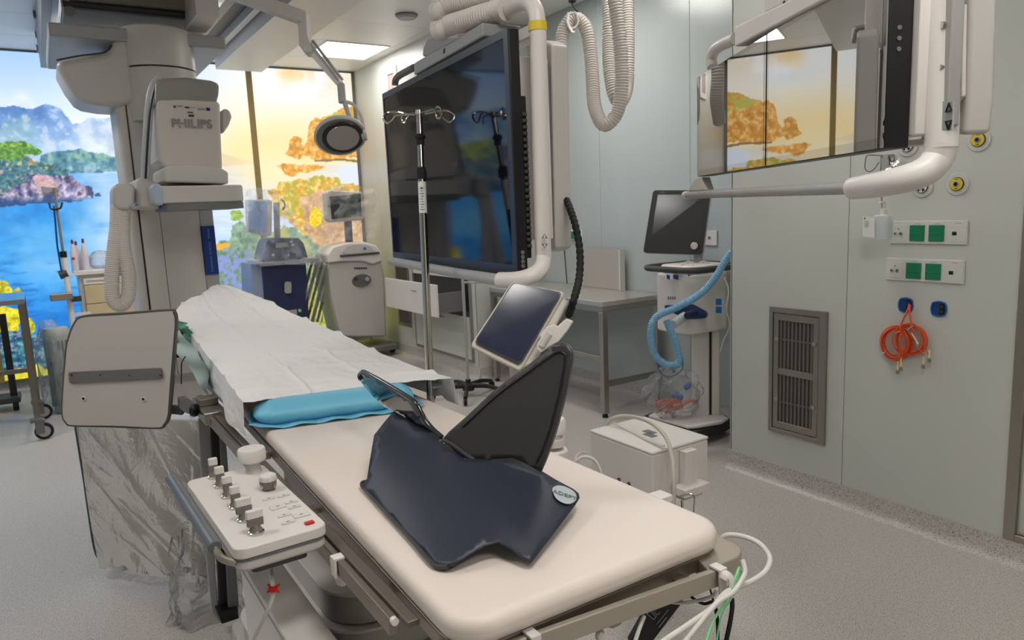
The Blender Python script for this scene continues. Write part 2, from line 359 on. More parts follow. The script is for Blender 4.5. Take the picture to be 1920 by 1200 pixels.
# ============================================================ BACKLIT MURAL
def mural_paint(X, Z):
    """print of a sea bay: colours only, laid out in the plane of the wall"""
    D = np.stack([X, np.full_like(X, YM), Z-1.5], -1)
    fw = D @ np.array(_f); px = 960+FPX*(D @ np.array(_r))/fw; py = 600-FPX*(D @ np.array(_u))/fw
    n1 = fbm(X*3, Z*3, 5, 1); n2 = fbm(X*9, Z*9, 5, 2); n3 = fbm(X*26, Z*26, 4, 3); n4 = fbm(X*55, Z*55, 3, 9)
    def poly(pts, jit=0, seed=0, sc=10):
        jx = (fbm(X*sc, Z*sc, 4, 20+seed)-.5)*2*jit; jy = (fbm(X*sc+9, Z*sc+5, 4, 40+seed)-.5)*2*jit
        x = px+jx; y = py+jy; ins = np.zeros(x.shape, bool); n = len(pts)
        for i in range(n):
            x0, y0 = pts[i]; x1, y1 = pts[(i+1) % n]
            c = ((y0 > y) != (y1 > y)); ins ^= c & (x < (x1-x0)*(y-y0)/((y1-y0) if y1 != y0 else 1e-9)+x0)
        return ins
    def sm(v, a, b): t = np.clip((v-a)/(b-a), 0, 1); return (t*t*(3-2*t))[..., None]
    def C3(*c): return np.array(c, float)
    col = np.zeros(X.shape+(3,))
    # sky: blue at left top, pale in the middle, warm by the sun at right
    t = sm(py, 60, 260); sky = C3(164, 204, 255)*(1-t) + C3(232, 242, 252)*t
    wm = sm(px, 240, 470); warm_t = sm(py, 130, 300); warm = C3(244, 246, 244)*(1-warm_t) + C3(255, 236, 192)*warm_t
    sky = sky*(1-wm)+warm*wm
    cl = sm(n1+.25*(py-190)/100, .52, .8)*(1-wm); sky = sky*(1-.6*cl)+C3(255, 252, 245)*.6*cl
    bl = sm(np.hypot((px-560)/70, (py-170)/30), 1.2, .2)*.5; sky = sky*(1-bl)+C3(214, 228, 250)*bl
    cc = sm(n1+n2*.5, .72, .9)*sm(px, 500, 540)*sm(py, 210, 120); sky = sky*(1-.5*cc)+C3(238, 205, 150)*.5*cc
    oc = sm(np.hypot((px-547)/30, (py-140)/26)+n2, 1.6, .8)*.7; sky = sky*(1-oc)+C3(246, 208, 140)*oc
    col[:] = sky
    # far mountains
    m = poly([(-900, 150), (-300, 170), (0, 202), (28, 197), (60, 206), (85, 196), (110, 204), (135, 230), (160, 226), (175, 219), (232, 224), (300, 235), (330, 330), (-900, 330)], 4, 1)
    mc = C3(104, 150, 212)+(n2[..., None]-.5)*90+C3(110, 70, 20)*sm(px, 90, 230)*.55+C3(60, 50, 30)*sm(py, 200, 290)
    st = sm(n3+n2, 1.02, 1.25); mc = mc*(1-.5*st)+C3(232, 232, 250)*.5*st
    gr = sm(n2-n1, .05, .2)*sm(px, 140, 20); mc = mc*(1-.25*gr)+C3(150, 200, 150)*.25*gr
    col[m] = mc[m]
    m = poly([(395, 283), (420, 288), (455, 300), (485, 304), (530, 304), (530, 320), (395, 320)], 1, 2); col[m] = (C3(224, 208, 190)+0*mc)[m]
    # mid headland
    m = poly([(75, 292), (100, 285), (150, 281), (190, 288), (232, 297), (250, 324), (120, 326), (70, 320)], 5, 3)
    g = C3(96, 150, 168)+(n3[..., None]-.5)*130; y = sm(n3, .55, .7)*sm(py, 318, 292); g = g*(1-.45*y)+C3(170, 205, 120)*.45*y
    gw = sm(n3+(py-308)/40, .7, .95); g = g*(1-.4*gw)+C3(205, 210, 222)*.4*gw; col[m] = g[m]
    # sea: pale far off and towards the sun, deep blue near at left
    sea = py > 324-np.clip((px-232)/250, 0, 1)*17
    rip_ = fbm(X*2.2, Z*7, 4, 17)
    gl = sm(px-(py-330)*.15+(n1-.5)*150, 60, 240)*sm(py, 640, 400); dp = C3(40, 150, 232)+(n2[..., None]-.5)*60
    ltp = sm(n1*.5+.35*np.clip(1-np.abs(py-465)/110, 0, 1)+.3*rip_, .42, .8)*sm(py, 620, 500); dp = dp*(1-.75*ltp)+C3(126, 196, 242)*.75*ltp
    rip = fbm(X*6+Z*4, Z*30, 4, 7); rr = sm(rip, .58, .72)*sm(py, 400, 470); dp = dp*(1-.4*rr)+C3(96, 186, 245)*.4*rr
    rr = sm(rip, .42, .3)*sm(py, 460, 540); dp = dp*(1-.5*rr)+C3(8, 96, 190)*.5*rr
    gc = C3(206, 226, 252)*np.ones_like(dp); gc = gc+(rip[..., None]-.5)*30; wr_ = sm(px, 380, 480); gc = gc*(1-wr_)+(C3(222, 232, 250)+(rip[..., None]-.5)*22)*wr_
    s_ = dp*(1-gl)+gc*gl; near_dark = sm(py, 520, 600)*sm(px, 420, 200); s_ = s_*(1-.4*near_dark)+C3(6, 104, 200)*.4*near_dark
    col[sea] = s_[sea]
    # sun glow
    gd = np.hypot((px-515)/75, (py-318)/48); gs = sm(gd, 1.25, .1)*.95; col = col*(1-gs)+C3(255, 252, 236)*gs
    gd = np.hypot((px-520)/190, (py-300)/105); gs = sm(gd, 1.1, .2)*.5; col = col*(1-gs)+C3(255, 222, 140)*gs
    # island: rock skirt, bushes, pine crowns
    m = poly([(-500, 250), (0, 300), (40, 318), (90, 322), (130, 330), (150, 342), (172, 350), (174, 372), (150, 379), (90, 382), (0, 390), (-500, 395)], 6, 4)
    rk = C3(120, 120, 165)+(n3[..., None]-.5)*190+C3(60, 40, 10)*sm(n4, .45, .6); dk = sm(n3+n2, .98, .8); rk = rk*(1-.7*dk)+C3(40, 62, 112)*.7*dk
    wl = sm(py, 384, 366); rk = rk*wl+C3(26, 74, 130)*(1-wl); col[m] = rk[m]
    m = poly([(60, 332), (72, 326), (112, 344), (110, 352), (80, 364), (68, 350)], 2, 4); col[m] = (C3(206, 170, 176)+(n4[..., None]-.5)*90)[m]
    m = poly([(-260, 250), (0, 280), (30, 283), (60, 300), (100, 306), (128, 318), (128, 330), (86, 328), (60, 326), (48, 342), (24, 352), (10, 366), (-260, 370)], 6, 5, 14)
    bs = C3(64, 116, 130)+(n4[..., None]-.5)*120; yl = sm(n3+(1-(py-270)/70)*.35, .72, .86); bs = bs*(1-.85*yl)+C3(206, 214, 70)*.85*yl
    orr = sm(n2, .52, .62)*sm(py, 318, 300)*sm(px, 46, 60); bs = bs*(1-.7*orr)+C3(214, 140, 86)*.7*orr
    pkk = sm(n3, .58, .66)*sm(px, 62, 48)*sm(py, 304, 312); bs = bs*(1-.7*pkk)+C3(230, 180, 190)*.7*pkk; col[m] = bs[m]
    m = poly([(-110, 262), (0, 270), (18, 266), (45, 266), (70, 276), (80, 284), (72, 292), (50, 291), (42, 298), (18, 302), (8, 298), (-110, 300)], 4, 6, 16)
    tr = C3(92, 146, 60)+(n4[..., None]-.5)*120; yl = sm(n4+(274-py)/50, .5, .75); tr = tr*(1-.75*yl)+C3(176, 214, 70)*.75*yl; col[m] = tr[m]
    m = poly([(178, 364), (184, 361), (189, 365), (188, 369), (179, 368)], 1, 1); col[m] = C3(46, 90, 130)
    # yellow bushes, bottom left
    for pl, sd in (([(-60, 520), (0, 524), (14, 530), (24, 546), (34, 540), (46, 556), (40, 566), (-60, 566)], 1), ([(-60, 575), (30, 576), (38, 600), (30, 640), (40, 648), (36, 658), (20, 655), (18, 634), (0, 628), (-60, 640)], 2), ([(48, 600), (56, 594), (66, 604), (66, 622), (52, 636), (46, 624)], 3)):
        m = poly(pl, 5, sd+10, 14); c_ = C3(236, 220, 30)+(n4[..., None]-.5)*110; d_ = sm(n3, .46, .36); c_ = c_*(1-.6*d_)+C3(120, 130, 30)*.6*d_; col[m] = c_[m]
    # sea bed plants and coral, bottom
    m = poly([(-100, 640), (20, 620), (60, 632), (90, 625), (130, 640), (230, 620), (230, 720), (-100, 740)], 8, 13, 8)
    c_ = C3(26, 96, 130)+(n3[..., None]-.5)*130; a_ = sm(n3, .54, .62); c_ = c_*(1-.6*a_)+C3(60, 160, 140)*.6*a_; a_ = sm(n4*n2*2, .62, .72); c_ = c_*(1-.6*a_)+C3(206, 180, 190)*.6*a_; col[m] = c_[m]
    m = poly([(-100, 712), (0, 700), (60, 690), (72, 682), (84, 690), (98, 684), (112, 692), (230, 672), (230, 725), (-100, 745)], 6, 14, 14); col[m] = (C3(224, 212, 50)+(n3[..., None]-.5)*90)[m]
    # right panel: flowers and foliage low down
    m = poly([(396, 470), (405, 458), (430, 450), (436, 420), (448, 412), (470, 424), (480, 440), (560, 420), (720, 400), (720, 640), (396, 640)], 9, 15, 9)
    c_ = C3(128, 160, 132)+(n3[..., None]-.5)*110; a_ = sm(n3, .45, .58)*sm(py, 460, 480)*sm(px, 478, 460); c_ = c_*(1-.85*a_)+C3(140, 150, 232)*.85*a_
    a_ = sm(n2, .3, .7)*sm(py, 400, 440)*sm(px, 480, 500); c_ = c_*(1-.8*a_)+C3(206, 196, 110)*.8*a_
    a_ = sm(n3, .3, .65)*sm(py, 490, 540)*sm(px, 560, 590); c_ = c_*(1-.85*a_)+C3(206, 200, 60)*.85*a_; col[m] = c_[m]
    m = poly([(400, 458), (430, 455), (432, 463), (412, 470), (400, 466)], 2, 16); col[m] = C3(246, 180, 50)
    m = poly([(430, 396), (450, 394), (458, 404), (450, 414), (434, 412)], 4, 17, 16); col[m] = (C3(160, 190, 90)+(n4[..., None]-.5)*90)[m]
    # sunset pine: bushes, crown clumps, boughs
    m = poly([(505, 356), (530, 344), (575, 338), (600, 330), (640, 336), (720, 330), (720, 430), (600, 450), (560, 430), (520, 400)], 9, 18, 9)
    c_ = C3(232, 182, 66)+(n3[..., None]-.5)*90+(n2[..., None]-.5)*60; gg = sm(n2, .46, .6); c_ = c_*(1-.6*gg)+C3(168, 172, 70)*.6*gg; wn_ = sm(n4*.5+n3*.5, .5, .66); c_ = c_*(1-.6*wn_)+C3(255, 236, 170)*.6*wn_; col[m] = c_[m]
    m = poly([(560, 372), (640, 350), (690, 372), (690, 470), (600, 470), (570, 420)], 10, 19, 8); c_ = C3(204, 164, 124)+(n3[..., None]-.5)*80+(n1[..., None]-.5)*60; col[m] = c_[m]
    m = poly([(578, 420), (585, 392), (592, 384), (602, 400), (604, 418), (590, 428)], 3, 20); col[m] = (C3(240, 210, 40)+(n4[..., None]-.5)*70)[m]
    for k, pl in enumerate(([(576, 236), (590, 222), (612, 214), (640, 204), (670, 196), (720, 176), (720, 300), (650, 296), (610, 306), (584, 300), (565, 290), (575, 262)],
               [(541, 266), (552, 256), (562, 262), (572, 282), (566, 296), (548, 294), (534, 287)], [(518, 312), (540, 306), (580, 309), (610, 312), (600, 322), (560, 326), (535, 330)])):
        m = poly(pl, 8, 21+k, 11); c_ = C3(228, 160, 58)+(n3[..., None]-.5)*80+(n2[..., None]-.5)*60; gg = sm(n2+(250-py)/150, .62, .8)*sm(px, 600, 625); c_ = c_*(1-.75*gg)+C3(176, 190, 80)*.75*gg
        hole = .7*sm(n4+n3, 1.05, 1.3)*(py[..., None] > 230); c_ = c_*(1-.8*hole)+C3(255, 232, 176)*.8*hole; col[m] = c_[m]
    m = poly([(628, 322), (650, 306), (690, 316), (690, 350), (640, 344)], 5, 25); col[m] = (C3(226, 232, 246)+0*c_)[m]
    m = poly([(590, 300), (640, 297), (672, 300), (700, 314), (700, 318), (670, 305), (640, 301), (590, 304)], 1, 26, 5); col[m] = C3(140, 116, 84)
    m = poly([(664, 150), (690, 160), (700, 330), (688, 330), (676, 240)], 3, 27, 9); col[m] = (C3(140, 126, 60)+(n4[..., None]-.5)*90)[m]
    col = np.clip(col, 0, 255)/255
    return np.where(col <= .04045, col/12.92, ((col+.055)/1.055)**2.4)
mm = bpy.data.materials.new('backlit_print'); mm.use_nodes = True; nt = mm.node_tree; b = nt.nodes['Principled BSDF']
at = nt.nodes.new('ShaderNodeAttribute'); at.attribute_name = 'print'
nt.links.new(at.outputs['Color'], b.inputs['Emission Color']); b.inputs['Emission Strength'].default_value = MURAL_GAIN
b.inputs['Base Color'].default_value = (.05, .05, .05, 1); b.inputs['Roughness'].default_value = .25
mural = thing('backlit_mural', 'wall-wide glowing photo print of a blue bay, mountains and sunset pines', 'mural', (.5, YM, .1))
div = [3.2, 2.0, .768, -.464, -1.7, -2.88]
for k in range(5):
    xa, xb = div[k+1], div[k]; st = .0085 if k < 3 else .02
    nx, nz = int((xb-xa)/st), int(2.965/st)
    if k == 0: xb = XA
    X, Z = np.meshgrid(np.linspace(xa+.012, xb-.012, nx+1), np.linspace(.125, 3.06, nz+1))
    me = bpy.data.meshes.new('print_panel'); nv = X.size
    co = np.stack([X-.5, np.zeros_like(X), Z-.1], -1).reshape(-1, 3).astype(np.float32)
    me.vertices.add(nv); me.vertices.foreach_set('co', co.ravel())
    I = (np.arange(nz)[:, None]*(nx+1)+np.arange(nx)[None]).ravel(); F = np.stack([I, I+1, I+nx+2, I+nx+1], -1).astype(np.int32)
    me.loops.add(F.size); me.loops.foreach_set('vertex_index', F.ravel()); me.polygons.add(len(F)); me.polygons.foreach_set('loop_start', np.arange(0, F.size, 4, dtype=np.int32)); me.update(calc_edges=True)
    ca = me.color_attributes.new('print', 'FLOAT_COLOR', 'POINT'); rgba = np.ones((nv, 4), np.float32); rgba[:, :3] = mural_paint(X, Z).reshape(-1, 3); ca.data.foreach_set('color', rgba.ravel())
    me.materials.append(mm); o = bpy.data.objects.new('print_panel', me); C.objects.link(o); o.parent = mural
strip = mat('divider_bronze', (150, 128, 78), .5)
for xd in div[1:-1]: bx((xd-.03, YM-.012, .11), (xd+.03, YM+.012, 3.07)).build('divider_strip', strip, mural, bevel=.003)
bx((XL, YM-.006, .1), (XA, YM+.03, .125)).build('bottom_frame', mat('frame_olive', (110, 104, 70), .5), mural)
bx((XL, YM-.006, 3.058), (XA, YM+.03, 3.078)).build('top_frame', mgray, mural)
bx((XA-.035, YM-.008, .12), (XA-.001, YM+.03, 3.06)).build('side_frame', mat('side_profile', (120, 116, 108), .5), mural)

# ============================================================ LAMPS
diff = mat('lamp_diffuser', (255, 251, 245), .5, emis=CEIL_LAMP)
diff_low = mat('lamp_diffuser_dim', (255, 252, 248), .5, emis=CEIL_LAMP*.5)
def ceil_light(x0, y0, x1, y1, label, dim=False):
    t = thing('ceiling_light', label, 'ceiling light', ((x0+x1)/2, (y0+y1)/2, ZC-.006))
    f = .018
    MB().ring([(x0, y0, ZC-.002), (x1, y0, ZC-.002), (x1, y1, ZC-.002), (x0, y1, ZC-.002)], [(x0+f, y0+f, ZC-.002), (x1-f, y0+f, ZC-.002), (x1-f, y1-f, ZC-.002), (x0+f, y1-f, ZC-.002)], (0, 0, -.008)).build('frame', ceilm, t)
    bx((x0+f, y0+f, ZC-.006), (x1-f, y1-f, ZC-.003)).build('diffuser', diff_low if dim else diff, t, flat=True)
    return t
ceil_light(2.39, 6.70, 3.02, 7.36, 'glowing square ceiling light panel near the mural corner', True)
ceil_light(2.0, 1.9, 2.6, 2.5, 'unseen square ceiling light, added above the near right wall', True)  # this and the panels below are out of view, added to light the room
ceil_light(.4, .0, 1.0, .6, 'unseen square ceiling light, added over the foot of the patient table')
ceil_light(-1.2, 1.9, -.6, 2.5, 'unseen square ceiling light, added over the left side of the room')
ceil_light(.5, 5.9, 1.1, 6.5, 'hidden square ceiling light, added behind the imaging column')  # hidden behind the column, added to brighten the ceiling
ceil_light(.4, -1.6, 1.0, -1.0, 'unseen square ceiling light, added at the rear of the room')
ceil_light(-1.2, 5.2, -.6, 5.8, 'unseen square ceiling light, added over the left trolley')
ceil_light(2.6, 3.9, 3.2, 4.5, 'unseen square ceiling light, added before the recessed wall')

# ============================================================ CEILING GEAR
bb = thing('ceiling_beam', 'long white boxed beam running towards the mural under the ceiling', 'beam', (1.7, 3.5, 2.85))
bx((1.505, -1.5, 2.852), (1.912, 7.18, 2.985)).build('cover', beamm, bb, bevel=.004)
bx((1.56, -1.5, 2.985), (1.86, 7.1, ZC-.002)).build('backing', mgray, bb)
rl = thing('ceiling_rail', 'grey ceiling rail beside the white beam with a dark slot', 'rail', (1.3, 3, 2.9))
bx((1.20, -1.5, 2.93), (1.27, 7.3, ZC-.003)).build('rail_profile', lgray, rl, bevel=.004)
bx((1.27, -1.5, 2.99), (1.42, 7.3, ZC-.004)).build('slot_cover', dgray, rl)
bx((1.42, -1.5, 2.93), (1.47, 7.3, ZC-.003)).build('rail_lip', white, rl, bevel=.004)
rl2 = thing('ceiling_rail', 'pale ceiling rail at the left of the imaging column', 'rail', (.2, 3, 2.9))
bx((.16, -1.5, 2.80), (.215, 7.3, ZC-.003)).build('rail_profile', lgray, rl2, bevel=.004)
bx((.215, -1.5, 2.86), (.26, 7.3, ZC-.004)).build('rail_lip', white, rl2, bevel=.003)
for k, (a, b_) in enumerate(((72, 24), (75, 62), (77, 88))):
    p = PZ(a, b_, ZC-.01); bx((p.x-.035, p.y-.03, ZC-.05), (p.x+.035, p.y+.03, ZC-.003)).build('rail_clip', mgray, rl2, bevel=.004)
for (x, y, lb) in ((762, 27, 'round grey detector disc on the ceiling beyond the white beam'),):
    p = PZ(x, y, ZC); t = thing('smoke_detector', lb, 'detector', (p.x, p.y, ZC-.004))
    MB().lathe([(.085, 0), (.085, -.018), (.07, -.026), (.07, -.03), (.001, -.03)], (p.x, p.y, ZC-.003)).build('disc', lgray, t)
    MB().lathe([(.092, 0), (.092, -.006), (.086, -.006)], (p.x, p.y, ZC-.003)).build('rim', mgray, t)
p = PZ(860, 0, ZC); bx((p.x-.08, p.y-.06, ZC-.03), (p.x+.12, p.y+.1, ZC-.003)).build('ceiling_plate', mgray, None)
tag(C.objects[-1], 'small grey plate on the ceiling behind the pipe bends', 'plate')
cp = PY(681, 130, 7.95); t = thing('security_camera', 'small dome security camera in the mural corner of the ceiling', 'camera', (cp.x, cp.y, ZC-.004))
MB().lathe([(.06, 0), (.06, -.05), (.055, -.055), (.001, -.055)], (cp.x, cp.y, ZC-.003)).build('housing', white, t)
MB().lathe([(.05, -.055), (.045, -.08), (.03, -.1), (.001, -.108)], (cp.x, cp.y, ZC-.003)).build('dome', black, t)

# ============================================================ IMAGING ARM (ceiling carried column)
ca = thing('imaging_arm', 'large grey white ceiling-hung x-ray imaging column with square detector head', 'imaging machine', (.7, 4.95, 0))
def yp(x, y, v): return PY(x, y, v)
def ybox(x0, y0, x1, y1, v, d):                              # box whose front face is at room depth v
    a = PY(x0, y0, v); c_ = PY(x1, y1, v); return MB().box((a.x, v, c_.z), (c_.x, v+d, a.z))
ybox(88, 40, 425, 92, 4.8, 1.0).build('carriage', lgray, ca, bevel=.012)
ybox(118, 8, 400, 42, 4.95, .8).build('trolley_plate', mgray, ca, bevel=.006)
a = PY(118, 10, 4.93); c_ = PY(385, 6, 4.93); bx((a.x, 4.93, a.z), (c_.x, 5.7, a.z+.025)).build('seam_strip', black, ca)
bx((a.x+.03, 4.9, a.z+.03), (c_.x-.02, 5.75, ZC-.003)).build('upper_housing', mat('taupe_cover', (120, 114, 106), .5), ca, bevel=.01)
for (x, y) in ((130, 21), (380, 43)):
    q = PY(x, y, 4.945); MB().cyl(q, q-Vector((0, .012, 0)), .028).build('bolt_cover', mgray, ca, bevel=.003)
a = PY(365, 0, 4.6); c_ = PY(413, 34, 4.6); bx((a.x, 4.6, c_.z), (c_.x, 5.0, c_.z+.5)).build('cable_box', white, ca, bevel=.01)
# rotor and pivot arm
cx, cy = .705, 4.93; top = PY(300, 48, 4.75); mid = PY(300, 122, 4.72)
MB().lathe([(.05, top.z+.02), (.17, top.z+.015), (.195, top.z), (.205, top.z-.03), (.208, mid.z+.004)], (cx, cy, 0), n=64).build('rotor_cover', grayw, ca)
MB().lathe([(.198, mid.z+.006), (.198, mid.z-.006)], (cx, cy, 0), n=64).build('rotor_seam', black, ca)
MB().lathe([(.206, mid.z-.006), (.206, mid.z-.12), (.2, mid.z-.3), (.001, mid.z-.3)], (cx, cy, 0), n=64).build('rotor_base', grayw, ca)
arm = [PY(x, y, 4.82) for x, y in ((100, 114), (150, 104), (200, 96), (216, 70), (226, 50), (262, 47), (262, 190), (228, 200), (190, 198), (158, 192), (143, 184), (125, 160))]
MB().prism(arm, (0, .42, 0)).build('pivot_arm', grayw, ca, bevel=.045, seg=5)
g = [PY(x, y, 4.80) for x, y in ((106, 113), (150, 104.5), (196, 98), (210, 85))]
MB().tube(spline(g, 6), .005, 8).build('arm_seam', dgray, ca)
# column
z0 = .55
xl, xr = PY(240, 400, 4.85).x, PY(398, 400, 4.85).x
MB().prism([(x, y, z0) for x, y in rrect(xl, 4.85, xr, 5.25, .04)], (0, 0, 1.78)).build('column', grayw, ca)
xs0 = PY(272, 500, 4.84).x; xs1 = PY(310, 500, 4.84).x; xs2 = PY(383, 500, 4.84).x
bx((xs0-.004, 4.845, z0), (xs0+.004, 4.86, 2.2)).build('column_seam', black, ca)
bx((xs0+.006, 4.825, z0+.02), (xs1-.001, 4.86, 1.6)).build('front_cover', grayw, ca, bevel=.004)
bx((xs1+.001, 4.825, z0+.02), (xs2-.001, 4.86, 1.6)).build('front_cover', grayw, ca, bevel=.004)
bx((xs2+.002, 4.83, z0+.02), (xr-.001, 4.86, 1.6)).build('side_strip', lgray, ca, bevel=.002)
q0 = PY(383, 424, 4.825); q1 = PY(398, 514, 4.825)
lbb = bx((xs2+.002, 4.815, q1.z), (xr-.003, 4.8305, q0.z)).build('blue_label', mat('label_blue', (14, 52, 132), .4), ca); lbb['label'] = 'blue label with a line of pale print'
lx = (xs2+xr)/2
for k in range(30):
    if k in (7, 8, 18): continue
    zz = q0.z-.018-(q0.z-q1.z-.03)*k/30; bx((lx-.004-.001*(k % 3), 4.8142, zz-.0034), (lx+.004+.001*(k % 2), 4.816, zz)).build('printed_mark', mat('print_pale_blue', (120, 150, 196), .5), ca)
MB().prism([(x, 4.9, z) for x, z in rrect(xl+.0, z0-.2, xr+.02, z0+.05, .1)], (0, .3, 0)).build('column_foot', grayw, ca, bevel=.03)
# detector in front of the column
v = 4.25
hd = [PY(x, y, v) for x, y in ((295, 187), (340, 186), (413, 190), (415, 252), (418, 318), (404, 322), (350, 318), (310, 316), (297, 300))]
MB().prism(hd, (0, .42, 0)).build('detector_cover', mat('detector_shell', (200, 192, 185), .42), ca, bevel=.02, seg=4)
hd = [PY(x, y, v+.03) for x, y in ((291, 156), (300, 146), (350, 144), (396, 150), (412, 156), (411, 176), (406, 196), (290, 200))]
MB().prism(hd, (0, .42, 0)).build('detector_cap', mat('cap_grey', (140, 138, 134), .4), ca, bevel=.02, seg=4)
hd = [PY(x, y, v-.02) for x, y in ((306, 318), (312, 311), (350, 309), (412, 314), (428, 322), (429, 345), (308, 341))]
MB().prism(hd, (0, .44, 0)).build('detector_skirt', grayw, ca, bevel=.012, seg=4)
a = PY(282, 345, v-.06); c_ = PY(461, 392, v-.06)
zt, zb = PY(400, 347, v-.06).z, PY(400, 392, v-.06).z; zm = PY(400, 379, v-.06).z
MB().prism([(x, y, zm) for x, y in rrect(a.x, v-.06, c_.x, v+.40, .035)], (0, 0, zt-zm)).build('detector_plate', grayw, ca, bevel=.01)
MB().prism([(x, y, zb) for x, y in rrect(a.x+.06, v-.055, c_.x-.003, v+.39, .03)], (0, 0, zm-zb-.001)).build('detector_face', mgray, ca)
MB().prism([PY(x, y, v-.07) for x, y in ((282, 352), (288, 343), (300, 345), (306, 354), (306, 386), (288, 382))], (0, .2, 0)).build('grip', mat('grip_blue_grey', (170, 184, 200), .35), ca, bevel=.012)
kn = [PY(x, y, v+.1) for x, y in ((416, 206), (424, 203), (432, 208), (435, 219), (430, 234), (419, 250), (416, 240))]
MB().prism(kn, (0, .09, 0)).build('side_knob', grayw, ca, bevel=.012)
arc = [PY(x, y, v+.12) for x, y in ((300, 147), (287, 165), (279, 210), (275, 270), (272, 335))]
MB().tube(spline(arc, 10), .022, 12, flat=.5).build('cable_spine', mat('spine_white', (190, 194, 200), .35), ca)
arc = [PY(x, y, v+.06) for x, y in ((299, 150), (289, 168), (281, 210), (276.5, 270), (273, 335))]
MB().tube(spline(arc, 10), .006, 8).build('spine_seam', black, ca)
ar = [PY(x, y, v+.08) for x, y in ((254, 340), (262, 332), (276, 334), (300, 345), (300, 392), (262, 388), (254, 380))]
MB().prism(ar, (0, .6, 0)).build('support_arm', grayw, ca, bevel=.02)
ar = [PY(x, y, v+.02) for x, y in ((211, 352), (220, 344), (248, 343), (254, 352), (252, 384), (240, 394), (218, 392), (211, 380))]
MB().prism(ar, (0, .2, 0)).build('hose_housing', grayw, ca, bevel=.025)
lo = [PY(x, y, v+.08) for x, y in ((232, 380), (229, 430), (234, 480), (242, 520), (240, 555), (228, 572), (214, 565), (209, 540), (212, 490), (219, 430), (221, 385))]
hose(lo, .036, .011, .0012, 18).build('loop_hose', hosem, ca)
# prints on the detector
pr = mat('print_grey', (136, 132, 128), .5); prd = mat('print_dark', (40, 42, 60), .5)
fz = lambda x, y: PY(x, y, v-.002)
c0, c1 = fz(327, 229), fz(391, 236)
text('lettering', 'PHILIPS', pr, ca, (c0+c1)/2+Vector((0, -.006, 0)), Vector((c1.x-c0.x, 0, 0)), (0, 0, 1), .064, bold=.0012)
for (x0, y0, x1, y1, mt) in ((325, 198, 330, 202, prd), (333, 198, 342, 200, pr), (346, 200, 355, 203, prd), (356, 201, 366, 202, pr), (370, 203, 384, 206, pr), (386, 202, 394, 208, mat('flag_blue', (30, 40, 120), .5)), (351, 210, 362, 212, prd), (353, 215, 364, 219, prd)):
    a = fz(x0, y0); c_ = fz(x1, y1); bx((a.x, v-.005, c_.z), (c_.x, v-.003, a.z)).build('printed_mark', mt, ca)

# ============================================================ EXAMINATION LAMP
el = thing('examination_lamp', 'round examination lamp on a jointed ceiling arm before the sunset mural', 'lamp', T(640, 252, 3.6))
tl = 3.6
def barm(name, a, b, wv, hv, m, par, bev=.006):
    a = Vector(a); b = Vector(b); d = (b-a); q = rot_to(d, (0, 0, 1)); vs = []
    for p in (a, b):
        for sx_, sy_ in ((-1, -1), (1, -1), (1, 1), (-1, 1)): vs.append(p + q @ Vector((sx_*hv/2, sy_*wv/2, 0)))
    return MB().add(vs, [(0, 1, 2, 3), (7, 6, 5, 4)]+[(i, i+4, (i+1) % 4+4, (i+1) % 4) for i in range(4)]).build(name, m, par, bevel=bev)
barm('upper_arm', T(420, -20, 3.3), T(568, 34, tl), .05, .062, grayw, el)
J = [T(x, y, tl-.03) for x, y in ((560, 14), (574, 20), (577, 66), (586, 92), (583, 99), (569, 97), (560, 84), (557, 40))]
MB().prism(J, _f*.08).build('elbow', grayw, el, bevel=.012)
barm('lower_arm', T(572, 82, tl+.01), T(638, 158, tl+.01), .045, .03, white, el)
barm('arm_rod', T(582, 82, tl-.02), T(634, 150, tl-.02), .012, .012, lgray, el, .002)
barm('rear_rod', T(586, 76, tl+.03), T(642, 150, tl+.03), .014, .014, lgray, el, .002)
MB().cyl(T(639, 157, tl), T(642, 193, tl), .019).build('swivel', lgray, el, bevel=.004)
MB().tube(spline([T(645, 190, tl), T(662, 196, tl), T(676, 215, tl), T(682, 240, tl), T(683, 258, tl-.02)], 8), .0085, 10).build('yoke', grayw, el)
MB().tube([T(646, 192, tl), T(652, 210, tl), T(658, 228, tl)], .012, 10).build('yoke_stem', lgray, el)
MB().cyl(T(679, 258, tl-.03), T(688, 256, tl-.03), .018).build('hinge', lgray, el, bevel=.003)
hc = T(638, 254, tl); toc = -_f
di = (_r*.27 - _u*.96).normalized(); nn = (toc*.50+di*.866).normalized(); R_ = .126
MB().lathe([(.001, -.055), (.06, -.052), (.1, -.035), (R_, -.005), (R_+.002, .008), (R_-.004, .012)], hc, nn, n=56).build('head_shell', grayw, el)
MB().lathe([(R_-.005, .010), (R_-.012, .014), (R_-.016, .014), (.001, .014)], hc, nn, n=56).build('head_ring', mgray, el)
MB().lathe([(.1, .0145), (.098, .019), (.08, .019)], hc+_r*.012, nn, n=48).build('bezel', black, el)
MB().lathe([(.08, .018), (.078, .022), (.001, .022)], hc+_r*.012, nn, n=48).build('lens', mat('lens_grey', (160, 150, 150), .2, coat=.5), el)

# ============================================================ LARGE DISPLAY BOOM
o_ = T(742, 488, 3.07); e_ = T(971, 513, 2.08); U = Vector((e_.x-o_.x, e_.y-o_.y, 0)); D1 = Plane(T(733, 340, 3.08), U, (0, 0, 1))
